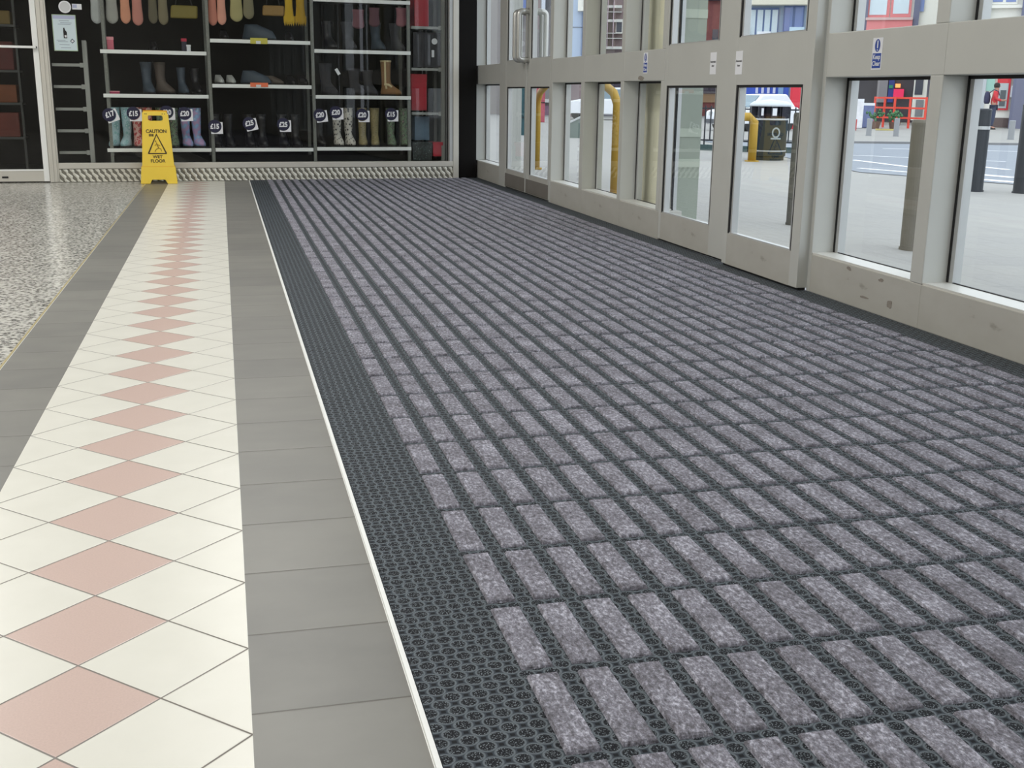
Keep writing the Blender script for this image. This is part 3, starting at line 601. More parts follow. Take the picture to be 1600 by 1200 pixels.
# shelf tags
for px0, py0, px1, py1, rgb, lab, zz in ((391, 59, 418, 69, (206, 196, 84), 'yellow tag on the edge of the top middle shelf', 0), (391, 129, 419, 136, (240, 120, 80), 'orange tag on the edge of the middle shelf', 0)):
    r, w_, h_ = scard('shelf_tag', px0, py0, px1, py1, .058, M_PAPER, lab, 'label'); B('tag_card', (-w_, 0, 0), (w_, .002, h_), mat('tag%d' % rgb[0], rgb, .6), r); B('tag_strip', (-w_ * .35, -.001, 0), (w_ * .2, 0, h_ * .5), M_PAPER, r)
r, w_, h_ = scard('swing_tag', 523, 106, 532, 118, .10, M_PAPER, 'small white tilted tag on the charcoal boot', 'label'); q = B('tag_card', (-.014, 0, -.03), (.014, .001, .03), M_PAPER, r); q.rotation_euler = (0, -.55, 0); q.location = (0, 0, h_ / 2)
# poster and stickers on the shop window
r, w_, h_ = scard('poster', 80, 22, 122, 80, -.001 + .018, M_PAPER, 'white poster with a dark bottle and a diamond emblem on the shop window', 'poster')
r.location = SH(.181, .016, 1.108)
B('sheet', (-.095, 0, 0), (.095, .001, .297), mat('poster_paper', (206, 222, 228), .5), r)
for z0, z1 in ((.0, .006), (.291, .297)): B('border', (-.095, -.0008, z0), (.095, 0, z1), mat('poster_green', (168, 190, 160), .6), r)
for s_ in (-.095, .089): B('border', (s_, -.0008, 0), (s_ + .006, 0, .297), mat('poster_green', (168, 190, 160), .6), r)
B('heading_band', (-.089, -.0008, .262), (.089, 0, .291), mat('poster_lilac', (176, 182, 210), .6), r)
MB().prism([(-.012, .105), (.016, .105), (.016, .150), (.012, .162), (.004, .170), (-.002, .192), (-.010, .188), (-.012, .160)], -.0014, 0).build('bottle_picture', M_INK, r); B('bottle_label', (-.004, -.002, .112), (.012, -.0014, .13), M_PAPER, r)
MB().prism([(.055, .062), (.075, .082), (.055, .104), (.036, .082)], -.0014, 0).build('diamond_emblem', mat('emblem_grey', (88, 98, 112), .6), r); MB().prism([(.055, .072), (.066, .082), (.055, .094), (.045, .082)], -.002, -.0014).build('emblem_centre', M_PAPER, r)
for z, w0, w1 in ((.245, -.04, .04), (.228, -.03, .06), (.216, -.05, .05), (.085, -.07, .0), (.075, -.06, .02), (.05, -.05, .03), (.025, -.04, .04)): B('text_line', (w0, -.0012, z), (w1, 0, z + .004), mat('poster_text', (140, 152, 168), .6), r)
r = sroot('round_sticker', .197, .016, 1.468); tag(r, 'round white sticker above the poster on the shop window', 'sticker'); MB().lathe([(.050, 0), (.050, .001)], 32).build('disc', M_PAPER, r, (0, 0, 0), (PI / 2, 0, 0)); MB().lathe([(.040, 0), (.040, .0004)], 32).build('inner_disc', mat('sticker_inner', (206, 208, 210), .6), r, (0, -.001, 0), (PI / 2, 0, 0))
r = sroot('small_sticker', .293, .016, 1.45); tag(r, 'small white rectangular sticker right of the round one', 'sticker'); B('sheet', (-.038, 0, 0), (.038, .001, .045), M_PAPER, r); B('lilac_patch', (-.034, -.001, .012), (.0, 0, .04), mat('poster_lilac', (176, 182, 210), .6), r)
# dim things inside the shop doorway
def stack(s, t, z0, items, lab):
    r = sroot('product_display', s, t, z0); tag(r, lab, 'display'); 
    B('frame', (-.02, 0, 0), (0, .03, 1.7), mat('rack_shelf', (70, 72, 70), .6), r)
    for k, (z, h_, rgb) in enumerate(items): B('boxed_goods', (-.75, -.02, z), (-.04, .3, z + h_), mat('goods%d' % k, rgb, .7, var=.4, vscale=8), r, .01); B('shelf', (-.78, -.03, z - .02), (0, .32, z), mat('rack_shelf', (70, 72, 70), .6), r)
stack(-.28, .9, .003, [(.35, .22, (110, 50, 40)), (.66, .16, (120, 66, 34)), (.95, .25, (90, 34, 32)), (1.35, .12, (120, 100, 50))], 'dim display rack of reddish boxes inside the shop door')

# ------------------------------------------------------------------ caution sign
cx, cy = -.3165, 9.06
cs = thing('caution_sign', 'yellow folding CAUTION WET FLOOR sign standing before the shop window', 'sign', (cx, cy, .002), RZ * .5)
def panel(name, par, sgn, m=M_YEL):
    H = .618; bw, tw = .153, .108
    out = [(-bw, 0), (-.075, 0), (-.058, .035), (.052, .035), (.072, 0), (bw, 0), (.142, .145), (.133, .15), (tw, H - .03), (tw - .02, H), (-tw + .012, H), (-tw, H - .012), (-.133, .15), (-.142, .145)]
    hole = [(-.062, H - .072), (-.045, H - .080), (.045, H - .080), (.060, H - .072), (.060, H - .042), (.05, H - .034), (-.055, H - .034), (-.062, H - .042)]
    a = math.atan2(.085, H)
    o = cutout(name, [out, hole], .016, m, par, (0, -.093 * sgn, 0), (PI / 2 - a * sgn, 0, 0))
    md = o.modifiers.new('bevel', 'BEVEL'); md.width = .003; md.segments = 2; md.limit_method = 'ANGLE'
    return o
fr = panel('front_panel', cs, 1); bk_ = panel('rear_panel', cs, -1)
MB().tube([(-.1, 0, .610), (.1, 0, .610)], .013, 12).build('hinge_bar', mat('hinge_orange', (236, 170, 20), .4), cs, smooth=True)
B('side_stay', (.095, -.05, .30), (.10, .05, .32), M_YEL, cs)
M_BR = mat('sign_print', (60, 46, 20), .6)
def onf(x, y): return (x, y, .0095)
I0 = (0, 0, 0)
text('lettering', 'CAUTION', .040, M_BR, fr, onf(0, .448), I0, .95, .03, .0004); text('lettering', 'WET', .036, M_BR, fr, onf(0, .230), I0, 1.05, .025, .0004); text('lettering', 'FLOOR', .036, M_BR, fr, onf(0, .194), I0, 1.05, .025, .0004)
for i, (x0_, x1_) in enumerate(((-.062, -.054), (-.05, -.043), (-.039, -.030), (-.028, -.024))): B('small_print', (x0_, .405, .009), (x1_, .426, .0098), M_BR, fr)
B('small_print', (-.064, .4165, .009), (-.024, .419, .0098), M_BR, fr)
cutout('warning_triangle', [[(0, .432), (.080, .262), (.074, .254), (-.074, .254), (-.080, .262)], [(0, .414), (.066, .264), (-.066, .264)]], .001, M_BR, fr, (0, 0, .0095))
MB().tube([(-.006, .352, .0095), (.004, .330, .0095), (.012, .304, .0095)], .004, 6).tube([(.012, .304, .0095), (.030, .300, .0095), (.036, .278, .0095)], .003, 6).tube([(.012, .304, .0095), (-.008, .296, .0095), (-.020, .274, .0095)], .003, 6).tube([(.0, .340, .0095), (-.020, .326, .0095)], .0025, 6).tube([(.002, .336, .0095), (.026, .326, .0095)], .0025, 6).lathe([(.0001, -.002), (.007, 0), (.0001, .002)], 10, (-.010, .364, .0095)).build('slipping_figure', mat('sign_print_light', (150, 120, 40), .6), fr)
B('panel_fold', (-.142, .146, .0075), (.142, .149, .0088), mat('hinge_orange', (236, 170, 20), .4), fr)
for x in (-.086, -.074, .058, .078): MB().lathe([(.004, 0), (.004, .002)], 10, (x, .597, .008)).build('rivet', M_BR, fr)
#@@OUTSIDE
# ------------------------------------------------------------------ outside: paving, road
xs = [2.79, 3.0, 4, 5, 6, 7, 8, 9, 10, 30, 140]; mb = MB()
for a, b in zip(xs, xs[1:]): mb.poly([(a, -30, gz(a) - .02), (b, -30, gz(b) - .02), (b, 200, gz(b) - .02), (a, 200, gz(a) - .02)])
o = mb.build('floor', M_PAVE); struct(o)
mb = MB(); mb.poly([(9.9, 14.6, -.312), (11.0, 11.6, -.312), (11.6, 9.6, -.312), (60, -10, -.312), (70, 20, -.312), (20, 24.2, -.312), (15.8, 25.0, -.312), (12.2, 26, -.312), (11.0, 20, -.312)])
struct(mb.build('floor', M_ROAD))
mb = MB()
for a, b in (((12.2, 26.0), (15.8, 25.0)), ((15.8, 25.0), (20, 24.2)), ((20, 24.2), (45, 21.8))):
    a = Vector((*a, -.32)); b = Vector((*b, -.32)); n = (b - a).cross(Vector((0, 0, 1))).normalized() * .15
    mb.loft([[a, a - n, a - n + Vector((0, 0, .06)), a + Vector((0, 0, .06))], [b, b - n, b - n + Vector((0, 0, .06)), b + Vector((0, 0, .06))]])
struct(mb.build('trim_20', mat('kerb_stone', (128, 128, 128), .8)))
mb = MB(); wl = .004
def line(a, b, w_, z=-.309):
    a = Vector((*a, z)); b = Vector((*b, z)); n = (b - a).cross(Vector((0, 0, 1))).normalized() * w_ / 2; mb.poly([a - n, a + n, b + n, b - n])
for a, b, w_ in (((11.65, 17.8), (11.5, 15.4), .14), ((10.4, 15.5), (10.75, 14.4), .14), ((12.95, 16.6), (12.9, 15.0), .16), ((11.45, 14.6), (11.7, 13.3), .24), ((10.9, 13.0), (11.3, 11.7), .26), ((12.5, 19.5), (14.5, 17.2), .12), ((15, 22.2), (22, 19), .12)): line(a, b, w_)
struct(mb.build('trim_21', mat('road_paint', (236, 238, 240), .7)))
# cream clad pillar just outside the doors
M_CRM = mat('cream_cladding', (250, 246, 222), .7)
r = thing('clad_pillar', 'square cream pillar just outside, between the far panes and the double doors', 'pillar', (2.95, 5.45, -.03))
B('shaft', (-.115, -.43, 0), (.082, .43, 2.7), M_CRM, r); B('painted_shade_face', (-.117, -.45, 0), (.084, -.431, 2.7), mat('green_grey_painted_shade', (150, 158, 146), .5), r)  # grey-green near face: the cream pillar's shaded side, painted as a thin panel
for z in (1.28, .42, .60): B('painted_reflection', (-.118, -.454, z), (.085, -.450, z + .05), mat('pale_green_painted_reflection', (176, 184, 170), .5), r)  # pale bands: reflections painted onto the shaded face
# bollards
def bollard(x, y, h, rad, m, label, band=None, z=None):
    z = gz(x) - .02 if z is None else z; r = thing('bollard', label, 'bollard', (x, y, z), 0, None)
    MB().lathe([(rad, 0), (rad, h - .02), (rad * .96, h - .005), (rad * .7, h)], 24).build('post', m, r, smooth=False)
    MB().lathe([(rad * 1.03, h - .03), (rad * 1.03, h - .012), (rad * .9, h + .004)], 24).build('cap', m, r)
    MB().lathe([(rad * 1.1, 0), (rad * 1.1, .02)], 24).build('base_collar', m, r)
    if band: MB().lathe([(rad * 1.02, band), (rad * 1.02, band + .04)], 24).build('reflective_band', M_BEAD, r)
M_BG = mat('grey_brown_bollard', (120, 114, 102), .7, var=.1); M_BK = mat('dark_bollard', (32, 38, 46), .5, var=.2)
bollard(4.27, 4.60, .77, .060, M_BG, 'grey-brown bollard close outside the nearest window bay')
bollard(4.17, 5.92, .78, .042, mat('grey_bollard', (92, 90, 84), .7), 'slim grey bollard outside the right automatic door leaf')
bollard(9.50, 11.2, 1.02, .104, M_BK, 'dark bollard with a pale ring outside the nearest pane, left of its twin', .77)
bollard(9.95, 10.88, 1.09, .104, M_BK, 'dark bollard at the right edge of the photo beside the road')
M_BS = mat('pale_grey_bollard', (146, 148, 150), .7)
bollard(22.9, 28.1, .55, .09, M_BS, 'small pale bollard by the person at the cash machine'); bollard(19.7, 30.6, .52, .08, M_BS, 'small pale bollard across the road, left of two'); bollard(20.4, 30.2, .54, .08, M_BS, 'small pale bollard across the road, right of two')
# litter bin
bz = -.32; r = thing('litter_bin', 'large dark green litter bin with white lid cap before the railings', 'litter bin', (10.02, 18.05, bz), -.25)
M_BIN = mat('dark_green_bin', (30, 46, 54), .75, var=.15, spec=.2)
MB().lathe([(.30, 0), (.30, .06), (.325, .08), (.335, .72)], 28).build('body', M_BIN, r)
MB().lathe([(.35, .72), (.35, .75)], 28).build('pale_rim', M_BEAD, r); MB().lathe([(.332, .16), (.332, .18)], 28).build('pale_rim', M_BEAD, r)
mb = MB()
for k in range(8):
    a = 2 * PI * k / 8; c_, s_ = math.cos(a) * .30, math.sin(a) * .30; mb.box((c_ - .05, s_ - .05, .75), (c_ + .05, s_ + .05, .97))
mb.build('hood_pillars', mat('bin_dark', (24, 26, 40), .5), r); MB().lathe([(.22, .75), (.22, .97)], 24).build('inner_drum', mat('bin_dark', (24, 26, 40), .5), r)
MB().lathe([(.37, .96), (.37, 1.0), (.30, 1.05), (.001, 1.09)], 28).build('lid', mat('lid_pale', (206, 212, 216), .5), r, smooth=True)
B('notice', (-.03, -.352, .80), (.05, -.346, .93), M_PAPER, r); B('notice', (-.22, -.30, .80), (-.18, -.285, .93), M_PAPER, r)
n = 24; cutout('crest', [[(.075 * math.cos(2 * PI * k / n), .095 * math.sin(2 * PI * k / n)) for k in range(n)], [(.05 * math.cos(2 * PI * k / n), .065 * math.sin(2 * PI * k / n)) for k in range(n)]], .004, mat('crest_silver', (150, 160, 160), .5), r, (.06, -.335, .50), UPX); B('crest_ribbon', (-.03, -.34, .38), (.15, -.333, .41), mat('crest_silver', (150, 160, 160), .5), r)
# railings
M_RL = mat('black_railing', (26, 30, 38), .5); M_RLB = mat('railing_base', (58, 78, 78), .7)
def railing(a, b, label, n):
    a = Vector((*a, -.32)); b = Vector((*b, -.32)); d_ = b - a; L = d_.length; r = thing('railing', label, 'railing', a, math.atan2(d_.y, d_.x), 'black railings beyond the paving')
    B('top_rail', (0, -.02, .86), (L, .02, .89), M_RL, r); B('bottom_rail', (0, -.02, .20), (L, .02, .23), M_RL, r); B('base_kerb', (0, -.06, 0), (L, .06, .12), M_RLB, r)
    for k in range(n + 1):
        x = L * k / n; B('post' if k % 8 == 0 else 'picket', (x - .012, -.012, .0 if k % 8 == 0 else .2), (x + .012, .012, .93), M_RL, r)
railing((8.9, 23.0), (10.95, 20.8), 'black vertical bar railing seen through the left automatic door leaf', 24); railing((10.98, 20.78), (12.6, 19.6), 'black vertical bar railing seen behind the litter bin', 18)
# yellow hoops
M_YH = mat('yellow_ochre_paint', (178, 142, 48), .6, var=.1)
def hoop(pts, rad, label): 
    p0 = Vector(pts[0]); r = thing('yellow_hoop', label, 'hoop', p0, 0); P = [Vector(p) - p0 for p in pts]; MB().tube(P, rad, 14).build('tube', M_YH, r, smooth=True)
    for q in (P[0], P[-1]): MB().lathe([(rad * 1.7, 0), (rad * 1.7, .02)], 16, (q.x, q.y, q.z)).build('foot_plate', M_YH, r)
A_, B_ = Vector((3.60, 8.16, -.05)), Vector((3.84, 11.66, -.06)); pts = [A_ + Vector((0, 0, .0)), A_ + Vector((0, 0, .72))]
for k in range(9):
    a = k / 8 * PI; m_ = (A_ + B_) / 2; hv = (A_ - B_) / 2; pts.append(Vector((m_.x + hv.x * math.cos(a), m_.y + hv.y * math.cos(a), -.05 + .78 + .25 * math.sin(a))))
pts += [B_ + Vector((0, 0, .72)), B_]
hoop(pts, .038, 'tall yellow tubular arch standing outside the far window bays')
hoop([(9.45, 17.5, -.32), (9.45, 17.5, .38), (9.35, 17.5, .46), (9.0, 17.6, .46), (8.9, 17.6, .38), (8.9, 17.6, -.32)], .075, 'low thick yellow hoop barrier left of the litter bin')
# car
def car(c, yaw, label, m=M_PAPER, k=1.0, sides=True):
    r = thing('car', label, 'car', c, yaw); X = lambda l: [(x * k, z * k) for x, z in l]
    lower = X([(-2.0, .25), (2.0, .25), (2.05, .55), (1.95, .78), (1.1, .92), (-1.85, .95), (-2.02, .7)]); roof = X([(1.1, .9), (.35, 1.42), (-1.2, 1.46), (-1.85, .93)])
    MB().prism(lower, -.85 * k, .85 * k).build('body', m, r, bevel=.06); MB().prism(roof, -.72 * k, .72 * k).build('cabin', m, r, bevel=.05)
    gm = mat('car_window', (120, 140, 150), .15)
    for y in ((-.73, .725) if sides else ()): MB().prism(X([(.9, .95), (.35, 1.34), (-.3, 1.36), (-.3, .95)]), y * k, (y + .005) * k).build('side_window', gm, r); MB().prism(X([(-.38, .95), (-.38, 1.36), (-1.15, 1.37), (-1.6, .97)]), y * k, (y + .005) * k).build('side_window', gm, r)
    MB().loft([[(1.10 * k, -.62 * k, .93 * k), (1.10 * k, .62 * k, .93 * k), (.42 * k, .58 * k, 1.39 * k), (.42 * k, -.58 * k, 1.39 * k)], [(1.12 * k, -.62 * k, .94 * k), (1.12 * k, .62 * k, .94 * k), (.44 * k, .58 * k, 1.40 * k), (.44 * k, -.58 * k, 1.40 * k)]]).build('windscreen', gm, r)
    for x in (-1.25, 1.25):
        for y in (-.84, .64): MB().lathe([(.31 * k, 0), (.31 * k, .2 * k)], 20).build('wheel', M_SOLE, r, (x * k, y * k + .2 * k if 0 else y * k, .30 * k), (-PI / 2, 0, 0))
    for y in (-.62, .5): B('headlamp', (1.98 * k, y * k, .6 * k), (2.06 * k, (y + .14) * k, .74 * k), M_BEAD, r)
    B('bumper', (2.0 * k, -.8 * k, .3 * k), (2.1 * k, .8 * k, .45 * k), mat('bumper_grey', (90, 92, 96), .6), r); return r
car((18.0, 35.2, -.32), PI + .45, 'white van-like car parked beyond the railings and the litter bin', k=.84, sides=False)
p_ = far_pt(950, 172, 52); car((p_.x, p_.y, -.32), PI - .5, 'white car far off, seen past the yellow arch')

# buildings across the street: facades with depth
class Fac:
    def __init__(s, name, label, pc, depth, px0, px1, top, m, dp=6, turn=0):
        s.o = far_pt(pc, 200, depth); s.o.z = -.32; d = pdir(pc, 200); a = math.atan2(d.y, d.x) - PI / 2 + turn
        s.a = a; s.u = Vector((math.cos(a), math.sin(a), 0)); s.n = Vector((-math.sin(a), math.cos(a), 0)); s.r = thing(name, label, 'building', s.o, a)
        s.top = top; u0 = s.p(px0, 150)[0]; u1 = s.p(px1, 150)[0]; B('wall', (u0, 0, 0), (u1, dp, top), m, s.r)
    def p(s, px, py):
        d = pdir(px, py); k = s.n.dot(s.o - CP) / s.n.dot(d); q = CP + d * k - s.o; return q.dot(s.u), q.z
    def rect(s, name, x0, y0, x1, y1, m, out=.06, par=None):
        ym = (max(y0, 0) + y1) / 2; a = s.p(x0, ym); b = s.p(x1, ym); zt_ = (s.p(x0, y0)[1] + s.p(x1, y0)[1]) / 2; zb_ = (s.p(x1, y1)[1] + s.p(x0, y1)[1]) / 2
        return B(name, (a[0], -out, zb_), (b[0], .0 if not par else -out + .02, zt_), m, par or s.r)
    def win(s, x0, y0, x1, y1, mf, mg, cols=1):
        f = s.rect('window_frame', x0, y0, x1, y1, mf, .08)
        for k in range(cols):
            w_ = (x1 - x0) / cols; s.rect('window_glass', x0 + k * w_ + w_ * .12, y0 + (y1 - y0) * .08, x0 + (k + 1) * w_ - w_ * .12, y1 - (y1 - y0) * .08, mg, .10, f)
G_P = mat('pale_window_glass', (196, 210, 216), .1); G_D = mat('dark_window_glass', (62, 64, 74), .15); G_B = mat('blue_window_glass', (110, 128, 176), .15)
W_W = mat('white_render', (224, 222, 212), .8); W_S = mat('slate_blue_stone', (108, 110, 130), .8); W_K = mat('shop_dark_front', (60, 56, 60), .7, var=.3, vscale=1.5)
f = Fac('shop_building', 'white building with a cash machine at the right edge of the photo', 1545, 47, 1480, 1760, 9, W_W)
f.win(1549, -40, 1590, 7, W_W, G_B, 2); f.rect('string_course', 1549, 8, 1600, 13, W_W, .2); f.rect('stone_pier', 1586, -20, 1640, 210, W_S, .3); f.rect('plinth', 1535, 184, 1586, 199, mat('brown_stone', (92, 78, 76), .8), .05)
f.rect('poster', 1541, 112, 1555, 142, mat('mint_poster', (150, 190, 176), .6)); f.rect('window_frame', 1526, 112, 1539, 188, mat('pale_grey_panel', (180, 184, 186), .6), .1); f.rect('dark_doorway', 1505, 112, 1524, 190, W_K, .05)
f.rect('red_surround', 1557, 112, 1578, 172, mat('bright_red', (200, 36, 48), .5), .12); f.rect('machine_frame', 1560, 130, 1574, 169, mat('cash_machine_grey', (170, 176, 176), .5), .16); f.rect('machine_screen', 1562, 141, 1571, 166, mat('cash_machine_dark', (70, 78, 82), .4), .18); f.rect('white_notice', 1579, 134, 1586, 152, M_PAPER, .1)
f.rect('downpipe', 1536, -30, 1549, 30, mat('pale_pipe', (206, 214, 214), .5), .25)
f = Fac('shop_building', 'building with pink window surrounds above a dark shopfront across the road', 1390, 52, 1300, 1478, 9.5, W_W)
PK = mat('pink_paint', (214, 128, 128), .6); f.rect('stone_pier', 1345, -30, 1353, 112, W_S, .2); f.rect('stone_pier', 1424, -30, 1433, 112, W_S, .2); f.rect('pink_bay', 1354, 31, 1425, 50, PK, .3)
f.rect('bay_sill', 1353, 28, 1426, 32, mat('pink_sill', (200, 172, 168), .6), .4); f.win(1355, -40, 1390, 29, PK, G_P, 1); f.win(1392, -40, 1424, 27, PK, G_P, 1); f.rect('blue_grey_window', 1436, -30, 1444, 18, G_B, .1)
f.rect('shopfront', 1300, 112, 1428, 190, W_K, .1); f.rect('grey_column', 1371, 112, 1387, 160, mat('grey_column', (130, 126, 128), .7), .2); f.rect('blue_panel', 1388, 118, 1397, 160, mat('deep_blue_panel', (44, 56, 120), .6), .2)
f.rect('orange_sign', 1399, 131, 1407, 137, emis('orange_lit_sign', (255, 150, 80), 1.0), .25); f.rect('red_sign', 1396, 139, 1412, 152, emis('red_lit_sign', (214, 36, 84), .3), .25); f.rect('green_panel', 1389, 133, 1395, 138, mat('green_panel', (40, 130, 90), .6), .25)
f.rect('wall_panel', 1428, 112, 1478, 195, mat('grey_lilac_wall', (120, 118, 130), .8), .1); fr_ = f.rect('white_door_frame', 1426, 116, 1447, 188, W_W, .3)
f.rect('door_glass', 1430, 120, 1442, 148, G_D, .34, fr_); f.rect('door_glass', 1430, 156, 1442, 182, mat('grey_glass', (126, 128, 130), .3), .34, fr_)
f.rect('roof_band', 1300, 56, 1478, 112, mat('grey_fascia', (120, 112, 112), .8), .2)
f = Fac('shop_building', 'building with large pale windows above a bright blue shopfront beyond the litter bin', 1195, 60, 1150, 1262, 9.5, mat('pale_blue_grey_wall', (150, 164, 182), .8))
f.rect('canopy', 1168, -12, 1262, 9, mat('cream_canopy', (220, 214, 196), .8), .8); f.win(1170, 12, 1216, 58, mat('window_frame_blue', (92, 110, 150), .6), G_P, 4); f.win(1224, 8, 1256, 52, mat('window_frame_blue', (92, 110, 150), .6), G_B, 2)
f.rect('white_sign', 1183, 50, 1204, 61, M_PAPER, .5); f.rect('white_sign', 1233, 43, 1256, 57, mat('pale_blue_sign', (196, 218, 232), .6), .5); f.rect('brick_pier', 1156, 42, 1169, 112, mat('brick_brown', (150, 118, 104), .8), .2)
BL = mat('bright_blue_front', (58, 90, 190), .6, var=.1, vscale=1.2); f.rect('shopfront', 1166, 112, 1232, 175, BL, .2); f.rect('brown_wall', 1150, 112, 1165, 190, mat('brown_wall', (120, 108, 104), .8), .2)
for x in (1181, 1190, 1199, 1208): f.rect('white_lettering_panel', x, 122, x + 4, 146, mat('pale_lilac_paint', (206, 208, 232), .6), .3)
f.rect('light_blue_panel', 1216, 118, 1224, 160, mat('light_blue_panel', (130, 164, 206), .6), .25)
f = Fac('house', 'red brick house with a grey slate roof, seen above the left automatic door leaf', 1110, 66, 1085, 1128, 6.4, mat('red_brick', (150, 92, 88), .85, var=.3, vscale=3)); f.rect('grey_shop', 1085, 112, 1128, 146, mat('dark_lilac_wall', (84, 76, 86), .8), .2); f.rect('ochre_wall', 1085, 147, 1128, 160, mat('ochre_wall', (186, 152, 118), .8), .1); f.rect('window_glass', 1113, 46, 1122, 62, G_D, .1); f.rect('window_glass', 1116, 122, 1119, 134, M_PAPER, .25)
a, b = f.p(1085, 30), f.p(1128, 36); MB().prism([(a[0], 6.4), (b[0], 6.4), (b[0] - 1, 7.2), (a[0], 7.6)], -.3, 6).build('slate_roof', mat('slate', (84, 84, 92), .8), f.r)
f = Fac('brick_building', 'brick building with white balcony bands, seen through the far window bays', 975, 62, 928, 1016, 12, mat('grey_brick', (138, 122, 120), .85, var=.25, vscale=2))
for y in (9, 31, 73): f.rect('balcony_band', 945, y, 972, y + 4, W_W, .4)
for x in (949, 958): f.rect('scaffold_pole', x, -30, x + 1, 75, mat('pinkish_pole', (214, 190, 196), .6), .5)
for y in (19, 52, 60): f.rect('rail_bar', 945, y, 972, y + 1, W_W, .5)
f.win(962, 30, 973, 52, W_W, G_D); f.rect('dark_ground_floor', 928, 112, 1016, 150, mat('dark_lilac_wall', (84, 76, 86), .8), .3); f.rect('pale_band', 928, 150, 1016, 185, mat('grey_lilac_wall', (120, 118, 130), .8), .1)
f = Fac('glass_building', 'pale blue glass-fronted building seen through the far window bays', 895, 58, 862, 926, 12, mat('pale_blue_panel', (168, 184, 206), .5))
f.rect('cream_panel', 903, -30, 915, 18, W_W, .4); f.rect('joint', 890, 42, 915, 43, mat('slate', (84, 84, 92), .8), .03); f.rect('dark_corner', 909, 20, 918, 112, mat('dark_blue_corner', (96, 106, 134), .6), .2); f.rect('brick_ground_floor', 862, 112, 926, 186, mat('mauve_wall', (136, 122, 124), .8, var=.2, vscale=1), .3); f.rect('pink_column', 899, 158, 905, 178, mat('pale_pink_column', (196, 170, 172), .7), .5)
f = Fac('arcade_building', 'grey and white building seen through the far double doors', 825, 62, 740, 860, 12, mat('warm_grey_wall', (150, 144, 140), .8))
f.rect('white_bay', 846, -30, 852, 18, M_PAPER, .4); f.rect('dark_recess', 806, -30, 815, 40, mat('mauve_dark', (100, 90, 96), .8), .2); f.rect('glass_strip', 812, -30, 822, 14, G_B, .3); f.rect('mauve_front', 846, 165, 860, 196, mat('mauve_posters', (150, 118, 134), .8, var=.3, vscale=2), .3); f.rect('white_fascia', 836, 155, 860, 160, W_W, .5)
# small street things
def kiosk(px, depth, w_, h_, m, mcap, label, name='kiosk', cat='kiosk'):
    p = far_pt(px, 200, depth); a = math.atan2(p.y - CP.y, p.x - CP.x) - PI / 2; r = thing(name, label, cat, (p.x, p.y, -.32), a)
    B('body', (-w_ / 2, 0, 0), (w_ / 2, w_, h_), m, r, .02); B('cap', (-w_ / 2 - .03, -.03, h_), (w_ / 2 + .03, w_ + .03, h_ + .14), mcap, r, .03); B('panel', (-w_ / 2 + .06, -.02, h_ * .45), (w_ / 2 - .06, .0, h_ * .9), m, r, .01); B('shelf_line', (-w_ / 2, -.03, h_ * .4), (w_ / 2, 0, h_ * .42), M_GASK, r); return r
kiosk(1241, 41, .46, 1.72, mat('phone_red', (206, 44, 62), .5), W_W, 'red telephone kiosk with a white cap right of the litter bin', 'telephone_kiosk')
kiosk(844, 46, .35, 1.9, mat('dull_red_kiosk', (176, 84, 96), .5), W_W, 'dull red pillar seen through the far double doors', 'red_pillar', 'pillar')
kiosk(812, 30, .30, 1.25, mat('dark_teal', (34, 74, 80), .5), mat('light_teal', (130, 180, 176), .5), 'dark teal cabinet with pale cap seen through the far double doors', 'street_cabinet', 'cabinet')
p = far_pt(900, 208, 30); a = math.atan2(p.y - CP.y, p.x - CP.x) - PI / 2; r = thing('planter', 'grey-green slanted planter outside the far window bay', 'planter', (p.x, p.y, -.32), a); MB().prism([(-.22, 0), (.12, 0), (.18, .55), (-.22, .35)], 0, .5).build('body', mat('grey_green_planter', (106, 118, 112), .7), r); MB().prism([(-.24, .35), (-.24, .39), (.19, .60), (.19, .55)], -.02, .52).build('rim', M_BEAD, r)
# red crowd barriers
def barrier(px0, px1, y0, y1, depth, label):
    a = far_pt(px0, (y0 + y1) / 2, depth); b = far_pt(px1, (y0 + y1) / 2, depth * .97); d_ = Vector((b.x - a.x, b.y - a.y, 0)); L = d_.length; r = thing('red_barrier', label, 'barrier', (a.x, a.y, -.32), math.atan2(d_.y, d_.x), 'red barriers before the dark shopfront'); M_R = mat('barrier_red', (222, 74, 54), .5)
    for z in (1.12, .74, .36): B('rail', (0, -.03, z), (L, .03, z + .07), M_R, r)
    for k in range(3): B('post', (L * k / 2 - .03, -.035, 0), (L * k / 2 + .03, .035, 1.2), M_R, r)
barrier(1366, 1397, 158, 190, 46, 'red tubular barrier on the left, across the road'); barrier(1397, 1446, 158, 190, 45, 'red tubular barrier on the right, across the road')
def blob(px, py, depth, w_, h_, rgb, name, label, cat):
    p = far_pt(px, py, depth); a = math.atan2(p.y - CP.y, p.x - CP.x) - PI / 2; r = thing(name, label, cat, (p.x, p.y, -.32), a); m = mat(name + '_m%d%d' % (rgb[0], rgb[1]), rgb, .8, var=.3, vscale=6)
    if name == 'potted_shrub':
        MB().lathe([(w_ * .3, 0), (w_ * .4, h_ * .35)], 14).build('pot', mat('pot_brown', (110, 84, 72), .8), r); bm_ = MB(); 
        for k in range(26):
            c = Vector((random.gauss(0, w_ * .22), random.gauss(0, w_ * .22), h_ * .6 + random.gauss(0, h_ * .14))); bm_.lathe([(.001, -.07), (.06, 0), (.001, .08)], 7, c)
        bm_.build('foliage', m, r)
    else:
        B('body', (-w_ / 2, 0, 0), (w_ / 2, .3, h_), m, r, min(.05, h_ * .3)); B('top_edge', (-w_ / 2, -.01, h_ * .9), (w_ / 2, .31, h_), M_PAPER if name != 'door_mat' else m, r)
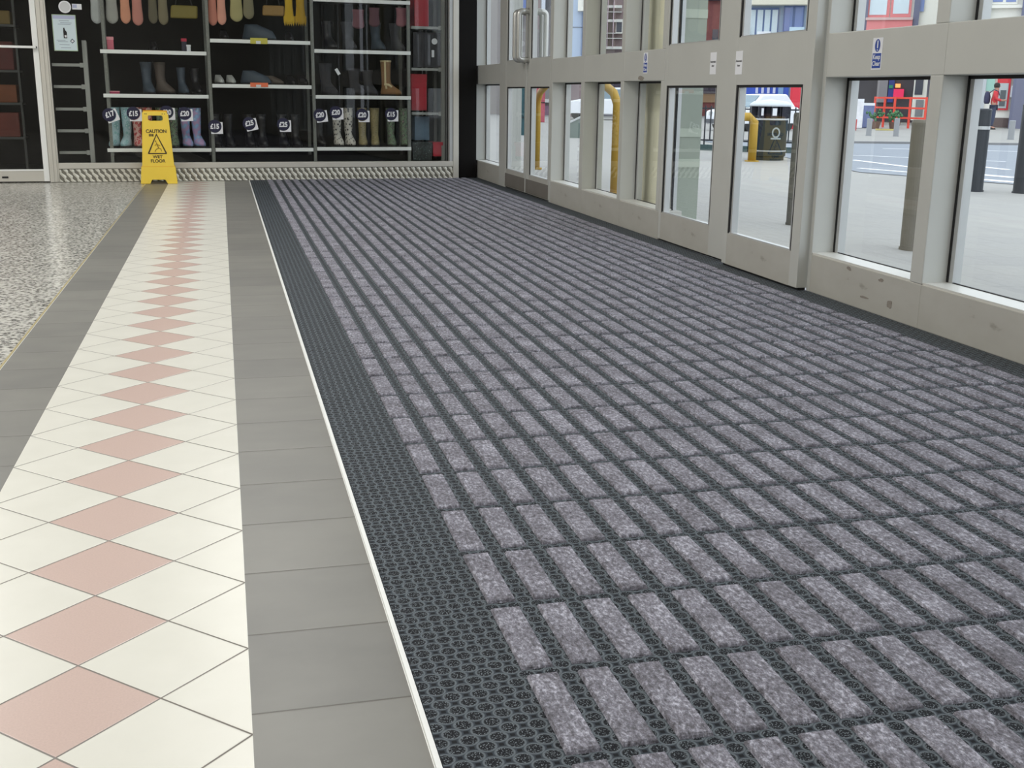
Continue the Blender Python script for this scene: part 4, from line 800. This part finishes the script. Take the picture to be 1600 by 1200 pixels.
for a in ((1350, 190, 44, .7, .95, (110, 120, 160), 'display_table', 'bluish display table outside the dark shopfront', 'table'), (1338, 190, 43, .45, 1.1, (226, 226, 232), 'white_cover', 'white covered stand at the left of the dark shopfront', 'stand'), (1331, 192, 40, .35, .45, (186, 60, 60), 'red_crate', 'red crate beside the white covered stand', 'crate'),
          (1367, 190, 43, .55, .8, (64, 108, 72), 'potted_shrub', 'green potted shrub before the red barriers, left of two', 'plant'), (1398, 190, 43, .55, .75, (72, 118, 78), 'potted_shrub', 'green potted shrub before the red barriers, right of two', 'plant'), (1384, 193, 41, .68, .06, (210, 198, 130), 'door_mat', 'pale yellow mat on the far pavement', 'mat')): blob(*a)
# yellow notice taped to the far pane
r = thing('yellow_notice', 'yellow paper notice taped to the glass of a far window bay', 'notice', (XG - .003, 6.33, .80)); B('sheet', (-.0006, -.09, -.085), (0, .075, .085), mat('yellow_orange_paper', (244, 190, 70), .7, var=.12, vscale=30), r); B('tape', (-.0012, -.03, .070), (-.0006, .03, .095), mat('tape', (236, 214, 150), .5), r)

# person at the cash machine
p = far_pt(1549, 198, 44.5)
pa = math.atan2(f.o.y - CP.y, f.o.x - CP.x)
yaw_p = math.atan2(p.y - CP.y, p.x - CP.x) - PI / 2
per_ = empty('person', (p.x, p.y, -.32), yaw_p)        # local +x to the right, +y away; the person faces +x, turned a little away
tag(per_, 'person in a red jacket and dark jeans using the cash machine across the road', 'person')
def skin(name, verts, edges, radii, m, par, sub=1):
    me = bpy.data.meshes.new(name); me.from_pydata(verts, edges, []); o = bpy.data.objects.new(name, me); col.objects.link(o); o.parent = par; me.materials.append(m)
    sk = o.modifiers.new('skin', 'SKIN'); sk.use_smooth_shade = True
    for i, v in enumerate(me.skin_vertices[0].data): v.radius = (radii[i], radii[i]) if not isinstance(radii[i], tuple) else radii[i]
    me.skin_vertices[0].data[0].use_root = True
    ss = o.modifiers.new('sub', 'SUBSURF'); ss.levels = sub; ss.render_levels = sub; return o
V = [(0, 0, .95), (-.01, 0, 1.12), (0, 0, 1.35), (.02, 0, 1.50), (.05, 0, 1.60), (.06, 0, 1.69),
     (0, .09, .88), (.03, .10, .50), (-.02, .10, .09), (.14, .11, .05), (0, -.09, .88), (.02, -.10, .50), (-.04, -.10, .09), (.12, -.11, .05),
     (0, .19, 1.42), (.06, .22, 1.16), (.28, .18, 1.10), (.36, .17, 1.11), (0, -.19, 1.42), (.05, -.23, 1.16), (.28, -.18, 1.12), (.36, -.17, 1.13)]
Ed = [(0, 1), (1, 2), (2, 3), (3, 4), (4, 5), (0, 6), (6, 7), (7, 8), (8, 9), (0, 10), (10, 11), (11, 12), (12, 13), (2, 14), (14, 15), (15, 16), (16, 17), (2, 18), (18, 19), (19, 20), (20, 21)]
Rr = [(.15, .12), (.14, .11), (.17, .12), .055, .095, .085, .09, .065, .045, .04, .09, .065, .045, .04, .055, .045, .032, .028, .055, .045, .032, .028]
for base, sg in ((17, 1), (21, -1)):
    bx, by, bz_ = V[base]
    for k, (dy, ln) in enumerate(((-.030, .055), (-.010, .065), (.010, .070), (.030, .062))):
        i = len(V); V += [(bx + .03, by + dy, bz_), (bx + .03 + ln, by + dy, bz_ - .012 * (k + 1) / 2)]; Ed += [(base, i), (i, i + 1)]; Rr += [.009, .007]
    i = len(V); V += [(bx + .01, by - .03 * sg, bz_ + .02), (bx + .05, by - .05 * sg, bz_ + .02)]; Ed += [(base, i), (i, i + 1)]; Rr += [.010, .008]
M_SK = mat('skin', (176, 130, 110), .6); body = skin('body', V, Ed, Rr, M_SK, per_)
MB().lathe([(.001, -.02), (.03, -.01), (.001, .02)], 8, (.165, 0, 1.64)).build('nose', M_SK, per_)
MB().loft([[(.05 + .115 * math.cos(2 * PI * k / 14) * s_, .105 * math.sin(2 * PI * k / 14) * s_, z) for k in range(14)] for z, s_ in ((1.60, .85), (1.66, 1.0), (1.72, .98), (1.77, .7), (1.79, .2))]).build('hair', mat('dark_hair', (38, 30, 30), .8), per_, (-.015, 0, 0), smooth=True)
JV = [(0, 0, .89), (-.01, 0, 1.12), (0, 0, 1.36), (.015, 0, 1.47), (0, .19, 1.42), (.06, .225, 1.16), (.26, .18, 1.10), (0, -.19, 1.42), (.05, -.235, 1.16), (.26, -.18, 1.12)]
skin('jacket', JV, [(0, 1), (1, 2), (2, 3), (2, 4), (4, 5), (5, 6), (2, 7), (7, 8), (8, 9)], [(.17, .15), (.17, .14), (.20, .15), .075, .075, .065, .05, .075, .065, .05], mat('red_jacket', (196, 42, 52), .7), per_)
skin('jeans', [(0, 0, .93), (0, .09, .86), (.03, .10, .50), (-.02, .10, .10), (0, -.09, .86), (.02, -.10, .50), (-.04, -.10, .10)], [(0, 1), (1, 2), (2, 3), (0, 4), (4, 5), (5, 6)], [(.155, .13), .105, .08, .065, .105, .08, .065], mat('dark_jeans', (48, 58, 84), .8), per_)
for y in (.10, -.10): MB().loft([ring(0, 0, .05, .13, 12), ring(.05, 0, .05, .13, 12), ring(.09, .04, .04, .07, 12)]).build('shoe', M_SOLE, per_, (.03, y, 0), (0, 0, PI / 2))
bp_ = empty('backpack', (p.x, p.y, -.32), yaw_p); tag(bp_, 'dark navy backpack worn by the person in the red jacket', 'backpack')
MB().loft([ring(.98, 0, .13, .08, 14), ring(1.05, 0, .16, .12, 14), ring(1.25, 0, .16, .12, 14), ring(1.40, .01, .13, .09, 14), ring(1.45, .02, .06, .04, 14)]).build('bag_body', mat('navy_nylon', (44, 44, 76), .7), bp_, (-.27, 0, 0), (0, 0, PI / 2), smooth=True)
for y in (-.11, .11): MB().tube([(-.2, y, 1.40), (-.05, y, 1.53), (.12, y, 1.45), (.16, y, 1.3)], .018, 8).build('strap', mat('navy_nylon', (44, 44, 76), .7), bp_)
